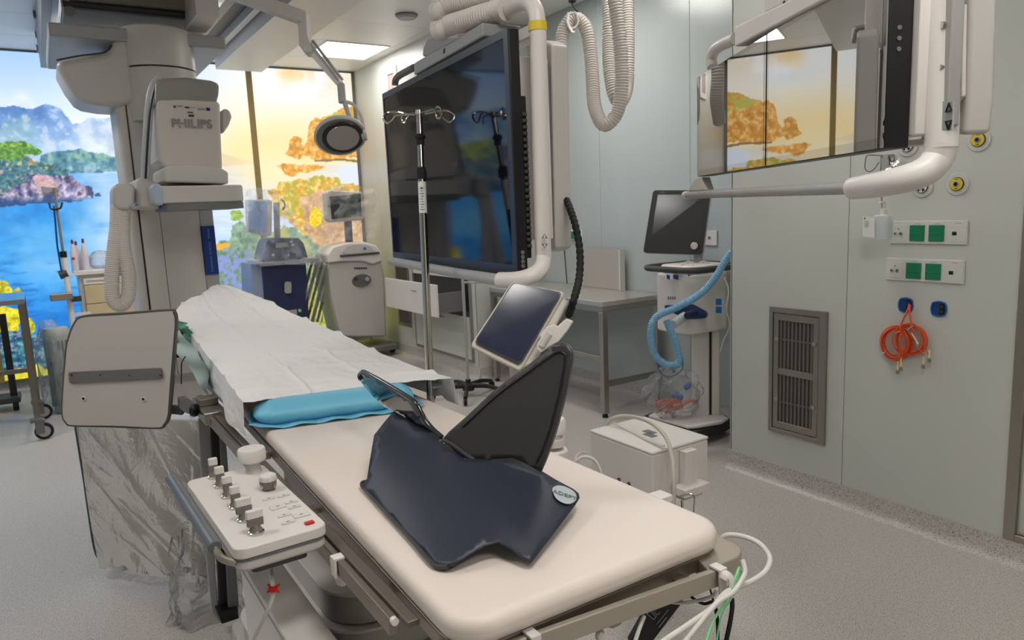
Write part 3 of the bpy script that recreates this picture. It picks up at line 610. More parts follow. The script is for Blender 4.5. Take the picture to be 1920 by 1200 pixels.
# the plane passes through the display glass
def D(x, y, n=0): return D1.px(x, y, n)
l0, _ = D1.uv(D(728, 330)); r0, _ = D1.uv(D(962.5, 300))
tL, bL = D1.uv(D(723, 176))[1], D1.uv(D(741, 490))[1]; tR, bR = D1.uv(D(954, 47))[1], D1.uv(D(971, 513))[1]
zt, zb = (tL+tR)/2, (bL+bR)/2
print('display', l0, r0, tL, tR, bL, bR)
bg = thing('large_display', 'huge black wall-size display hung on a white tube frame with pipe bends above', 'display', D1.at((l0+r0)/2, zb, -.05))
A1 = D1.at
def sl(pl, u0, v0, u1, v1, n0, n1, r=.004): return MB().prism([pl.at(u, v_, n0) for u, v_ in rrect(u0, v0, u1, v1, r, 3)], pl.N*(n1-n0))
sl(D1, l0, zb, r0, zt, -.034, -.001).build('display_housing', black, bg, bevel=.003)
bz = .022
MB().ring([A1(u, v_, -.001) for u, v_ in ((l0, zb), (r0, zb), (r0, zt), (l0, zt))], [A1(u, v_, -.001) for u, v_ in ((l0+bz*.6, zb+bz*1.5), (r0-bz*1.2, zb+bz*1.5), (r0-bz*1.2, zt-bz), (l0+bz*.6, zt-bz))], D1.N*.004).build('bezel', mat('bezel_slate', (48, 52, 58), .3), bg)
MB().prism([A1(u, v_, -.0005) for u, v_ in ((l0+.01, zb+.03), (r0-.02, zb+.03), (r0-.02, zt-.02), (l0+.01, zt-.02))], D1.N*.0015).build('screen', scr_big, bg, flat=True)
sl(D1, l0+(r0-l0)*.36, zb+.012, l0+(r0-l0)*.385, zb+.02, .003, .0036, .001).build('printed_mark', mat('print_silver', (150, 150, 150), .4), bg)
# side bezel of the near end with heat slots and key pad
q = D1.U if D1.U.dot(_r) > 0 else -D1.U
for k in range(4):
    p = T(985, 475+8.5*k, 2.0); p = A1(r0+.0005, D1.uv(D(971, 474+8.5*k))[1], -.017)
    MB().cyl(p, p+q*.003, .006, n=12).build('button', mgray, bg)
sl(D1, r0-.12, zb+.05, r0-.01, zt-.18, -.054, -.034).build('rear_slots', rubber, bg, bevel=.003)
for k in range(22):
    vv = zb+.08+k*(zt-zb-.3)/22; sl(D1, r0-.009, vv, r0-.004, vv+.012, -.052, -.037).build('slot_rib', dgray, bg)
# back frame
sl(D1, l0+.1, zb+.1, r0-.06, zt-.06, -.16, -.05).build('back_box', white, bg, bevel=.008)
def F1(x, y, n=-.12): return D(x, y, n)
n_ = -.075
col = [F1(1000+.5*0+x, y, n_) for x, y in ((3, 75), (6, 200), (12, 350), (16, 484))]
tu = [F1(911, 66, n_), F1(912, 48, n_), F1(925, 38, n_), F1(965, 12, n_), F1(985, 4, n_), F1(1001, 14, n_), F1(1008, 45, n_), F1(1010, 120, n_), F1(1013, 260, n_), F1(1017, 400, n_), F1(1019, 484, n_)]
MB().tube(spline(tu, 10), .0235, 20).build('frame_tube', white, bg)
lo = [F1(1019, 480, n_), F1(1016, 500, n_+.02), F1(1000, 515, n_+.06), F1(970, 524, n_+.10), F1(936, 525, n_+.12)]
MB().tube(spline(lo, 8), lambda L: .0235-.018*min(1, L/.4)*0, 20, flat=.8).build('frame_bend', white, bg)
ha = [F1(938, 527, n_+.12), F1(733, 489, n_+.12)]
MB().tube([ha[0], ha[0].lerp(ha[1], .97), ha[1]], lambda L: .0165, 18).build('handle_bar', lgray, bg)
col0 = F1(1022, 82, -.17); col1 = F1(1041, 470, -.17)
pts = [F1(x, y, -.17) for x, y in ((1016, 74), (1034, 84), (1038, 300), (1042, 466), (1030, 472), (1020, 472))]
MB().prism(pts, -D1.N*.06).build('rear_column', grayw, bg, bevel=.008)
pts = [F1(x, y, -.165) for x, y in ((1021, 116), (1027, 116), (1031, 124), (1038, 420), (1030, 436), (1027, 430))]
MB().prism(pts, D1.N*.006).build('grip_recess', mgray, bg, bevel=.003)
for (x, y, up) in ((1021, 443, 1), (1021.5, 461, -1)):
    c_ = F1(x, y, n_); c_ = c_ - (c_-CAM).normalized()*.026; s_ = .0085*up
    vr = (CAM-c_).normalized(); rr = vr.cross(Vector((0, 0, 1))).normalized()*-1; tri = [c_+rr*a*.0085+Vector((0, 0, 1))*b*s_ for a, b in ((-1, -.7), (1, -.7), (0, .9))]
    tri2 = [c_+rr*a*.0045+Vector((0, 0, 1))*b*s_ for a, b in ((-1, -.6), (1, -.6), (0, .75))]
    MB().ring(tri, tri2, vr*.003).build('arrow_mark', black, bg)
yt = F1(1008, 50, n_); ya = Vector((0, 0, 1)); MB().cyl(yt-ya*.012, yt+ya*.012, .0262).build('yellow_tape', yellow, bg)
hp = [D(x, y, .004) for x, y in ((776, 141), (776, 118), (904, 42), (905, 68))]
MB().prism(hp, -D1.N*.13).build('top_housing', mat('housing_grey', (150, 150, 150), .42), bg, bevel=.006)
sp = D(832.5, 95, .005); MB().prism([D(x, y, .004) for x, y in ((831.5, 92), (834.5, 90.5), (834.5, 99.5), (831.5, 101))], D1.N*.002).build('slot', black, bg)
dm = [D(x, y, -.10) for x, y in ((791, 106), (793, 88), (800, 74), (812, 71), (830, 72), (850, 70), (850, 80), (800, 106))]
MB().prism(dm, -D1.N*.12).build('dome_cover', lgray, bg, bevel=.02)
MB().prism([D(x, y, -.09) for x, y in ((856, 56), (876, 54), (876, 58), (856, 68))], -D1.N*.03).build('cable_port', white, bg, bevel=.002)
sl(D1, r0-.14, zt-.02, r0+.0, zt+.015, -.12, -.07).build('corner_plate', white, bg, bevel=.004)
hl = [D(x, y, -.05) for x, y in ((741, 160), (742, 150), (750, 141), (776, 127))]
MB().tube(spline(hl, 6), .014, 12).build('corner_grip', mgray, bg)
hl2 = A1(l0+(r0-l0)*.55, zt+.02, -.14)
MB().cyl(hl2, Vector((hl2.x, hl2.y, ZC-.004)), .05).build('suspension_tube', white, bg)
MB().lathe([(.12, ZC-.003), (.12, ZC-.05), (.06, ZC-.09), (.05, ZC-.09)], (hl2.x, hl2.y, 0)).build('ceiling_flange', white, bg)
# corrugated hoses lying over the housing
tt = 2.35
for k, pts in enumerate((((930, -8, 2.2), (900, -2, 2.25), (868, 4, 2.3), (838, 12, tt), (822, 22, tt+.02), (826, 12, tt+.16), (850, -4, tt+.2), (880, -20, tt+.2)),
                         ((948, 18, 2.15), (930, 22, 2.18), (900, 30, 2.22), (868, 40, 2.28), (842, 48, tt), (825, 57, tt+.02), (828, 40, tt+.16), (846, 30, tt+.2), (900, 14, tt+.2)))):
    h = hose([T(*p) for p in pts], .031, .0105, .0018, 20).build('hose_bend', hosem, bg)
tb = [F1(1048, 352, -.25), T(1062, 375, 2.25), T(1078, 420, 2.15), T(1087, 470, 2.12), T(1086, 520, 2.08), T(1075, 565, 2.0), T(1066, 592, 2.06)]
sp_ = spline(tb, 14)
sc = MB().tube(dense(sp_, .004), lambda L: .0105+.0012*math.cos(L*2*math.pi/.02), 12).build('spiral_cable', rubber); tag(sc, 'black spiral-wrapped cable arching from the large display down to the tilted tablet', 'cable')

# ============================================================ HANGING HOSES
def hh(name, pts, lab, t=3.15, r=.0285):
    P_ = [T(x, y, tt_) for x, y, tt_ in pts]
    return tag(hose(P_, r, .0115, .0016, 22).build(name, hosem), lab, 'hose')
hh('corrugated_hose', [(1030, 240, 3.35), (1040, 222, 3.3), (1050, 195, 3.25), (1052, 150, 3.2), (1052, 100, 3.2), (1056, 60, 3.2), (1075, 34, 3.2), (1098, 52, 3.2), (1107, 100, 3.2), (1111, 150, 3.18), (1115, 200, 3.15), (1132, 234, 3.1), (1155, 215, 3.08), (1165, 170, 3.06), (1165, 110, 3.04), (1159, 50, 3.02), (1150, -10, 3.0), (1140, -60, 3.0)], 'front ribbed cream hose looped over the ceiling hook right of the large display')
hh('corrugated_hose', [(1136, -60, 3.35), (1141, 20, 3.3), (1141, 80, 3.3), (1143, 130, 3.28), (1152, 180, 3.26), (1165, 190, 3.3), (1176, 160, 3.4), (1178, 100, 3.4), (1177, 0, 3.4), (1176, -60, 3.4)], 'rear cream hose hanging behind the front loop')
hk = T(1075, 30, 3.2); kk = thing('hose_hook', 'dark wire hook and clip holding up the cream hose', 'hook', hk)
MB().tube(spline([T(1073, -30, 3.2), T(1073, 5, 3.2), T(1076, 14, 3.18), T(1083, 22, 3.16)], 6), .004, 8).build('wire', dgray, kk)
MB().cyl(T(1073, -6, 3.2), T(1073, 3, 3.2), .018, n=12).build('hook_block', dgray, kk)
MB().tube([T(1066, 24, 3.16)+Vector((0, 0, 0))]+[T(1064+a, 36+b, 3.16) for a, b in ((0, 4), (3, 14), (9, 24), (14, 24))], .008, 8, flat=.5).build('clip', white, kk)
MB().ring([T(1073+13*math.cos(a), 38+16*math.sin(a), 3.17) for a in [k*.524 for k in range(12)]], [T(1073+10*math.cos(a), 38+13*math.sin(a), 3.17) for a in [k*.524 for k in range(12)]], _f*.02).build('cable_tie', white, kk)

# ============================================================ RIGHT DISPLAY PAIR
o2 = T(1308, 232, 2.4); e2 = T(1660, 115, 1.28); D2 = Plane(o2, Vector((e2.x-o2.x, e2.y-o2.y, 0)), (0, 0, 1)); A2 = D2.at
def Dr(x, y, n=0): return D2.px(x, y, n)
uL = D2.uv(Dr(1308, 232))[0]; uR = D2.uv(Dr(1662, 140))[0]; uM = D2.uv(Dr(1438, 190))[0]
zbt = (D2.uv(Dr(1308, 328))[1]+D2.uv(Dr(1657, 286))[1])/2; ztp = (D2.uv(Dr(1310, 137))[1]+D2.uv(Dr(1558, 0))[1])/2
print('right', uL, uM, uR, zbt, ztp)
rd = thing('display_boom', 'white tube-framed boom carrying two glossy displays that mirror the mural', 'display', A2((uL+uR)/2, zbt, -.05))
for a, b in ((uL, uM-.002), (uM+.002, uR)):
    sl(D2, a, zbt, b, ztp, -.045, -.001, .003).build('display', black, rd, bevel=.002)
    sl(D2, a+.002, zbt+.002, b-.002, ztp-.002, -.001, .002, .002).build('display_glass', scr_gloss, rd, flat=True)
    sl(D2, a+.014, zbt+.02, b-.014, ztp-.014, .0022, .0024, .001).build('active_area', mirror_screen('active_glass', (22, 22, 26), 6.5, .01), rd, flat=True)
for k in range(3):
    MB().cyl(A2(uR-.0005, zbt+.17+.018*k, -.02), A2(uR+.002, zbt+.17+.018*k, -.02), .004, n=12).build('button', mgray, rd)
q2 = D2.U
sl(D2, uL+.1, zbt+.02, uR+.018, ztp-.01, -.075, -.046).build('back_plate', white, rd, bevel=.004)
sl(D2, uR-.03, zbt+.03, uR+.055, ztp+.1, -.10, -.078).build('inner_frame', lgray, rd, bevel=.003)
for k, vv in enumerate((.13, .20)):
    p = A2(uR+.036, zbt+vv, -.078); MB().cyl(p, p+D2.N*.006, .006, n=12).build('bolt', chrome, rd)
def Fr(x, y, n=-.12): return D2.px(x, y, n)
MB().prism([Fr(x, y, -.10) for x, y in ((1733, -60), (1757, -60), (1748, 262), (1726, 262))], -D2.N*.05).build('frame_web', white, rd, bevel=.004)
MB().prism([Fr(x, y, -.10) for x, y in ((1692, 263), (1748, 256), (1748, 272), (1692, 276))], -D2.N*.05).build('frame_foot', white, rd, bevel=.004)
nf = -.09
tu = [Fr(1763, y, nf) for y in (-80, 40, 150)]+[Fr(1763, 240, nf), Fr(1758, 282, nf)]
tu = [Fr(1772-(y+80)*.02, y, nf) for y in (-80, -20, 60, 140, 220, 278)]
MB().tube(spline(tu, 6), .027, 24).build('frame_tube', white, rd)
lo = [tu[-1]+Vector((0, 0, .01)), Fr(1757, 298, nf+.005), Fr(1733, 322, nf+.03), Fr(1690, 337, nf+.06), Fr(1640, 347, nf+.08), Fr(1600, 353, nf+.085)]
MB().tube(spline(lo, 8), lambda L: .027-.006*min(1, L/.25), 24).build('frame_bend', white, rd)
h0, h1 = Fr(1606, 352, nf+.085), Fr(1284, 366, nf+.085)
MB().tube([h0, h0.lerp(h1, .97), h0.lerp(h1, .99), h1], lambda L: .0125, 20).build('handle_bar', lgray, rd)
MB().tube([h0.lerp(h1, .965), h1], .0135, 20).build('end_cap', white, rd, bevel=.004)
MB().prism([Fr(x, y, nf+.06) for x, y in ((1320, 334), (1332, 332), (1340, 356), (1304, 358))], D2.N*.03).build('handle_bracket', white, rd, bevel=.004)
pts = [Fr(x, y, -.14) for x, y in ((1778, -60), (1822, -60), (1815, 188), (1808, 254), (1770, 250))]
MB().prism(pts, -D2.N*.05).build('rear_column', grayw, rd, bevel=.01)
pts = [Fr(x, y, -.139) for x, y in ((1805, 6), (1815, 8), (1812, 180), (1802, 192), (1796, 190), (1798, 60))]
MB().prism(pts, D2.N*.008).build('grip_recess', white, rd, bevel=.003)
pd = [Fr(x, y, -.06) for x, y in ((1771, 190), (1790, 190), (1788, 245), (1769, 245))]
MB().prism(pd, D2.N*.003).build('key_pad', mat('pad_grey', (172, 174, 170), .4), rd)
for (x, y, up) in ((1780, 202, 1), (1779, 234, -1)):
    c_ = Fr(x, y, -.056); a_ = Vector((0, 0, .0085*up)); rr = D2.U if D2.U.dot(_r) > 0 else -D2.U
    O = [c_+rr*.009*a+a_*b for a, b in ((-1, -.8), (1, -.8), (0, 1))]; I = [c_+rr*.006*a+a_*b for a, b in ((-1, -.55), (1, -.55), (0, .6))]
    MB().ring(O, I, D2.N*.002).build('arrow_mark', black, rd)
MB().prism([Fr(x, y, .012) for x, y in ((1377, 88), (1377, 50), (1500, -10), (1640, -70), (1640, -50))], -D2.N*.09).build('top_beam', white, rd, bevel=.005)
MB().prism([Fr(x, y, .006) for x, y in ((1432, 24), (1432, -60), (1560, -90), (1560, -30))], -D2.N*.09).build('top_block', white, rd, bevel=.005)
MB().prism([Fr(x, y, .008) for x, y in ((1469, 2), (1472, 1), (1472, 14), (1469, 15))], D2.N*.002).build('slot', black, rd)
MB().tube(spline([Fr(x, y, -.06) for x, y in ((1336, 126), (1334, 112), (1338, 97), (1350, 86), (1380, 72))], 8), .018, 16).build('corner_tube', white, rd)
cxx = A2((uL+uR)/2+.1, ztp+.25, -.05); MB().cyl(cxx, Vector((cxx.x, cxx.y, ZC-.004)), .055).build('suspension_tube', white, rd)
MB().prism([A2(uL+.35, ztp+.16, .0), A2(uR+.05, ztp+.16, 0), A2(uR+.05, ztp+.26, 0), A2(uL+.35, ztp+.26, 0)], -D2.N*.1).build('yoke', white, rd, bevel=.01)

# ============================================================ NEAR RIGHT WALL FITTINGS
X0 = XR
def wq(x, y): return PX(x, y, X0)
def wall_slab(x0, y0, x1, y1, th, z0=None, z1=None):         # rectangle on the near right wall from two photo corners
    a, b = wq(x0, y0), wq(x1, y1); return a.y, b.y, a.z, b.z
def gang(label, ya, yb, za, zb_):
    t = thing('socket_plate', label, 'socket', (X0, (ya+yb)/2, zb_))
    bx((X0-.008, yb, zb_), (X0-.0005, ya, za)).build('plate', mat('socket_white', (205, 205, 200), .35), t, bevel=.003)
    L = ya-yb; zc = (za+zb_)/2-.003; mh = .034
    for k in range(4):
        c_ = ya-L*(.125+.25*k)+(-.004 if k == 3 else 0); hw = L*.098
        if k in (1, 2):
            m = oc_c = bx((X0-.013, c_-hw, zc-mh), (X0-.008, c_+hw, zc+mh)).build('outlet_cover', green, t, bevel=.003)
            bx((X0-.0135, c_-hw*.9, zc-.008), (X0-.012, c_+hw*.9, zc-.0065)).build('cover_fold', mat('dark_green', (8, 84, 56), .4), oc_c)
        else:
            md_ = bx((X0-.0095, c_-hw, zc-mh), (X0-.008, c_+hw, zc+mh)).build('module', mat('socket_white', (205, 205, 200), .35), t, bevel=.001)
        if k: bx((X0-.0086, c_-.012, zc+mh+.005), (X0-.0079, c_+.012, zc+mh+.0065)).build('printed_mark', pr, t)
        if k == 0:
            for dy in (-.012, .012):
                MB().cyl((X0-.008, c_+dy, zc-.002), (X0-.016, c_+dy, zc-.002), .0068, n=16).build('earth_pin', chrome, md_); MB().cyl((X0-.0155, c_+dy, zc-.002), (X0-.0165, c_+dy, zc-.002), .003, n=12).build('pin_hole', black, md_)
            MB().cyl((X0-.008, c_, zc+.018), (X0-.011, c_, zc+.018), .003, n=10).build('indicator', green, md_)
        if k == 3:
            bx((X0-.0105, c_+hw*.15, zc-.008), (X0-.009, c_+hw*.7, zc+.007)).build('data_port', black, md_); bx((X0-.011, c_+hw*.2, zc+.004), (X0-.0095, c_+hw*.65, zc+.007)).build('port_latch', green, md_)
a, b, c_ = wq(1672, 413), wq(1817, 415), wq(1815, 459)
gang('upper socket strip with two green covers on the near right wall', 1.798, b.y, 1.374, c_.z)
a, b, c_ = wq(1664, 483), wq(1811, 489), wq(1808, 533)
gang('lower socket strip with two green covers just above the blue wall boxes', a.y, b.y, a.z, c_.z)
def outlet(x, y, yel, lab, r=.045):
    c_ = wq(x, y); t = thing('gas_outlet', lab, 'gas outlet', (X0, c_.y, c_.z))
    ax = (-1, 0, 0)
    MB().lathe([(r, 0), (r, .004), (r*.96, .006), (.001, .006)], (X0, c_.y, c_.z), ax).build('rose', mat('rose_white', (200, 200, 194), .4), t)
    MB().lathe([(r*.60, .006), (r*.60, .010), (r*.57, .0115), (.001, .0115)], (X0, c_.y, c_.z), ax).build('rim', dgray, t)
    MB().lathe([(r*.54, .0116), (r*.54, .0135), (.001, .0135)], (X0, c_.y, c_.z), ax).build('disc', yellow if yel else white, t)
    if not yel:
        for k in range(5):
            aa = k*1.2566; MB().prism([Vector((X0-.0136, c_.y+r*q_*math.sin(aa+d), c_.z+r*q_*math.cos(aa+d))) for q_, d in ((.28, -.25), (.5, -.32), (.5, .32), (.28, .25))], (-.0006, 0, 0)).build('printed_mark', black, t)
    else:
        for k in (0, 3.1416):
            bx((X0-.0142, c_.y-.007, c_.z+math.cos(k)*r*.42-.0015), (X0-.0134, c_.y+.007, c_.z+math.cos(k)*r*.42+.0015)).build('printed_mark', mat('mark_olive', (90, 80, 20), .5), t)
    MB().lathe([(r*.26, .013), (r*.26, .017), (r*.2, .018), (.001, .018)], (X0, c_.y, c_.z), ax).build('collar', lgray, t)
    MB().lathe([(r*.17, .0175), (r*.17, .0195), (.001, .0195)], (X0, c_.y, c_.z), ax).build('port', rubber, t)
outlet(1836, 262, True, 'upper yellow gas outlet on the near right wall')
outlet(1796, 345, True, 'lower yellow gas outlet on the near right wall')
outlet(1703, 273, False, 'upper black and white gas outlet half hidden behind the display frame')
outlet(1730, 350, False, 'lower black and white gas outlet below the white frame bend')
def wbox(x, y, lab):
    c_ = wq(x, y); t = thing('wall_box', lab, 'wall box', (X0, c_.y, c_.z)); r = .036
    n = 40; O = []; I = []
    for k in range(n):
        a = 2*math.pi*k/n; s_ = 1/max(abs(math.cos(a)), abs(math.sin(a)))**.35*.93; O.append(Vector((X0-.0015, c_.y+r*s_*math.cos(a), c_.z+r*s_*math.sin(a)))); I.append(Vector((X0-.0015, c_.y+r*.86*s_*math.cos(a), c_.z+r*.86*s_*math.sin(a))))
    MB().ring(O, I, (-.004, 0, 0)).build('rim', bluebox, t)
    MB().prism(I, (-.0006, 0, 0)).build('back', mat('box_shade_blue', (16, 62, 120), .5), t)  # flat disc; its deeper blue paints the shade inside the box
    bx((X0-.005, c_.y-.025, c_.z-.024), (X0-.002, c_.y-.002, c_.z+.024)).build('hollow_shade', black, t, bevel=.004)  # solid black slab painted as the dark of the hollow
    for dz in (-.011, .011): MB().cyl((X0-.005, c_.y-.012, c_.z+dz), (X0-.0065, c_.y-.012, c_.z+dz), .006, n=14).build('plug_hole', dgray, t)
    return c_
b1 = wbox(1699, 572, 'blue round wall box with the orange fibre cables coming out')
wbox(1761, 579, 'empty blue round wall box to the right of the cable coil')
# orange fibre coil
oc = thing('fibre_coil', 'coiled orange fibre cable hanging from the left blue wall box', 'cable', (X0-.02, b1.y, b1.z-.25))
def ycir(cx_, cy_, rx, ry, t0, t1, n, wob, dep_, ph):
    o = []
    for k in range(n+1):
        a = t0+(t1-t0)*k/n; w_ = 1+wob*math.sin(a*3+ph); p_ = wq(cx_+rx*w_*math.cos(a), cy_+ry*w_*math.sin(a)); o.append(Vector((X0-dep_-.004*math.sin(a*2+ph), p_.y, p_.z)))
    return o
cb = MB()
for k in range(11):
    cb.tube(ycir(1685+random.uniform(-2.5, 2.5), 642+random.uniform(-2, 2), 26+random.uniform(-5, 4), 30+random.uniform(-6, 3), 0, 6.283, 40, .03, .008+.0022*k, random.uniform(0, 6))[:-1], .0022, 6, closed=True)
cb.build('left_coil', orange, oc)
cb = MB()
for k in range(10):
    cb.tube(ycir(1712+random.uniform(-3, 3), 636+random.uniform(-2, 2), 28+random.uniform(-5, 3), 28+random.uniform(-6, 2), 0, 6.283, 40, .03, .010+.0022*k, random.uniform(0, 6))[:-1], .0022, 6, closed=True)
cb.build('right_coil', orange, oc)
def wl_(pts, r, m, nm, par, dep_=.03): return MB().tube(spline([Vector((X0-d, wq(x, y).y, wq(x, y).z)) for x, y, d in pts], 8), r, 8).build(nm, m, par)
wl_([(1706, 570, .004), (1707, 580, .02), (1703, 592, .03), (1697, 612, .034), (1696, 640, .034)], .0038, orange, 'lead', oc)
wl_([(1708, 572, .004), (1711, 582, .022), (1715, 600, .03), (1719, 612, .034), (1722, 640, .03)], .0038, orange, 'lead', oc)
for pts in (((1694, 640), (1696, 662), (1692, 690)), ((1700, 640), (1700, 668), (1698, 684)), ((1736, 640), (1744, 650), (1751, 668)), ((1730, 650), (1740, 664), (1740, 680))):
    p_ = [(x, y, .036) for x, y in pts]; wl_(p_, .002, orange, 'tail', oc)
    x, y = pts[-1]; wl_([(x+.8, y-14, .037), (x, y, .037)], .0032, mat('boot_cream', (236, 226, 150), .5), 'boot', oc)
    q_ = wq(x, y+4); bx((X0-.043, q_.y-.006, q_.z-.011), (X0-.032, q_.y+.006, q_.z+.005)).build('connector', steel, oc, bevel=.001)
for (x, y, dx, dy) in ((1691, 621, 5, -2), (1715, 613, 5, -4), (1664, 660, 4, -2)):
    wl_([(x-dx, y-dy, .036), (x, y, .04), (x+dx, y+dy, .036)], .0015, white, 'zip_tie', oc)
wl_([(1719, 622, .042), (1724, 630, .042), (1731, 642, .042)], .003, white, 'tag', oc)
# vent
v0, v1 = wq(1446, 573), wq(1543, 831); v2 = wq(1554, 584)
vt = thing('vent_grille', 'stainless framed vent grille low on the near right wall', 'vent', (X0, (v0.y+v1.y)/2, v1.z))
ya, yb, za, zb_ = v0.y+.0, v2.y, v0.z, .28
def yr(y0, y1, z0, z1, x): return [Vector((x, a, b)) for a, b in ((y0, z0), (y1, z0), (y1, z1), (y0, z1))]
MB().ring(yr(ya, yb, zb_, za, X0-.001), yr(ya-.022, yb+.04, zb_+.022, za-.03, X0-.001), (-.014, 0, 0)).build('outer_frame', mat('vent_steel', (150, 144, 136), .38, .85), vt, bevel=.002)
yi0, yi1, zi0, zi1 = ya-.025, yb+.043, zb_+.026, za-.034
MB().ring(yr(yi0, yi1, zi0, zi1, X0-.002), yr(yi0-.03, yi1+.03, zi0+.035, zi1-.035, X0-.002), (-.009, 0, 0)).build('inner_frame', mat('vent_steel', (150, 144, 136), .38, .85), vt, bevel=.002)
zmid = (zi0+zi1)/2
bx((X0-.0105, yi1+.03, zmid-.015), (X0-.003, yi0-.03, zmid+.018)).build('cross_bar', mat('vent_steel', (150, 144, 136), .38, .85), vt, bevel=.001)
bx((X0-.0018, yi1+.03, zi0+.03), (X0-.0008, yi0-.03, zi1-.03)).build('shade_plate', mat('vent_dark', (66, 62, 58), .7), vt)  # flat dark plate, colour stands for the shade behind the slats
ns = 9; wd = (yi0-yi1-.06)
for k in range(ns):
    yc = yi1+.03+wd*(k+.5)/ns
    bx((X0-.006, yc-wd/ns*.26, zi0+.03), (X0-.0019, yc+wd/ns*.26, zi1-.03)).build('slat', mat('vent_slat', (112, 106, 100), .5, .3), vt)
for zz in (zmid-.16, zmid+.17): bx((X0-.0068, yi1+.03, zz-.004), (X0-.0055, yi0-.03, zz+.004)).build('stiffener', mat('vent_slat', (112, 106, 100), .5, .3), vt)
for yy in (yi0-.022, yi1+.022):
    for zz in (zmid-.15, zmid+.17): MB().cyl((X0-.004, yy, zz), (X0-.017, yy, zz), .012, n=16).build('screw_knob', steel, vt, bevel=.002)
# hand gel bottle on its wire holder
hb = PX(1640, 430, 3.02); gl = thing('sanitiser_bottle', 'clear hand sanitiser pump bottle hanging beside the upper socket strip', 'bottle', (hb.x, hb.y, hb.z-.06))
def hx(x, y, v_=3.02): return PX(x, y, v_)
zb0, zt0 = hx(1655, 450).z, hx(1655, 402).z; yc = hx(1656, 430).y
MB().prism([(x, y, zb0) for x, y in rrect(2.99, yc-.034, 3.05, yc+.034, .018)], (0, 0, zt0-zb0)).build('bottle', glass, gl, bevel=.008)
MB().prism([(x, y, zb0+.003) for x, y in rrect(2.995, yc-.03, 3.045, yc+.03, .016)], (0, 0, (zt0-zb0)*.75)).build('gel', mat('gel', (206, 216, 214), .2, alpha=.5), gl)
MB().lathe([(.013, zt0-.001), (.013, zt0+.022), (.006, zt0+.024), (.006, zt0+.05)], (3.02, yc, 0), n=20).build('pump', white, gl)
bx((2.985, yc-.006, zt0+.046), (3.03, yc+.006, zt0+.056)).build('nozzle', white, gl, bevel=.003)
lb_ = [hx(x, y, 2.985) for x, y in ((1618, 405), (1640, 408), (1640, 446), (1618, 443))]
MB().prism(lb_, (-.002, 0, 0)).build('paper_label', mat('label_white', (222, 222, 220), .5), gl)
a = hx(1620, 408, 2.982); bx((2.9815, a.y-.006, a.z-.006), (2.9825, a.y, a.z)).build('printed_mark', black, gl)
for k in range(5): bx((2.9815, a.y-.022, a.z-.016-.006*k), (2.9825, a.y-.003, a.z-.0145-.006*k)).build('printed_line', pr, gl)
wh = thing('wire_holder', 'bent wire holder and clear tubing on the wall behind the white frame bend', 'holder', PX(1655, 290, 3.08))
MB().tube([hx(1651, 292, 3.06), hx(1651, 345, 3.06), hx(1655, 400, 3.06)], .0035, 8).build('rod', chrome, wh)
MB().tube(spline([hx(x, y, 3.08) for x, y in ((1655, 292), (1628, 291), (1623, 300), (1622, 316), (1630, 322), (1640, 316), (1648, 304))], 6), .002, 8).build('wire_loop', dgray, wh)
MB().tube(spline([hx(x, y, 3.08) for x, y in ((1662, 318), (1668, 306), (1666, 292), (1672, 304), (1682, 316), (1690, 322))], 6), .002, 8).build('wire_loop', dgray, wh)
bx((3.085, hx(1652, 320, 3.08).y-.03, hx(1650, 325, 3.08).z), (X0-.001, hx(1652, 320, 3.08).y+.01, hx(1650, 290, 3.08).z)).build('back_plate', lgray, wh, bevel=.003)
MB().grid(lambda u, v_: PX(1662+34*u+4*math.sin(5*v_), 296+24*v_+8*u*v_, 3.07+.02*math.sin(6*u+4*v_)), 10, 8).build('plastic_bag', film_d, wh)

# ============================================================ PATIENT TABLE
pt = thing('patient_table', 'long cream-padded patient table on a stepped pedestal in the foreground', 'table', (.69, 2.2, 0))
x0m, x1m, y0m, y1m, zm_ = .425, .984, .838, 3.78, .92
def outline(x0, y0, x1, y1, r): return rrect(x0, y0, x1, y1, r, 10)
MB().prism([(x+(.085 if y > 3 and x < .7 else -.045 if y > 3 else 0), y, .875) for x, y in outline(x0m, y0m, x1m, y1m, .062)], (0, 0, .045)).build('mattress', mattress_m, pt, bevel=.020, seg=5)
MB().prism([(x+(.08 if y > 3 and x < .7 else -.05 if y > 3 else 0), y, .845) for x, y in outline(.432, .852, .995, 3.80, .07)], (0, 0, .0285)).build('tabletop', railm, pt, bevel=.003)
bx((.4055, .975, .862), (.426, 2.8, .8735)).build('side_ledge', mat('ledge_brown', (122, 112, 104), .42, .5), pt, bevel=.002)
def rail(x0, x1, y0, y1, z0, z1, nm='side_rail'): return bx((x0, y0, z0), (x1, y1, z1)).build(nm, railm, pt, bevel=.0025)
rail(.390, .404, 1.012, 2.8, .836, .868)
for yy in (1.12, 1.55, 2.0, 2.5): bx((.41, yy-.012, .846), (.46, yy+.012, .858)).build('rail_bracket', railm, pt)
MB().cyl((.397, 1.004, .863), (.397, 1.013, .863), .0065, n=12).build('rail_cap', white, pt)
rail(1.02, 1.032, 1.1, 3.75, .838, .866)
for yy in (1.2, 1.7, 2.2, 2.9, 3.6): bx((.97, yy-.012, .846), (1.022, yy+.012, .858)).build('rail_bracket', railm, pt)
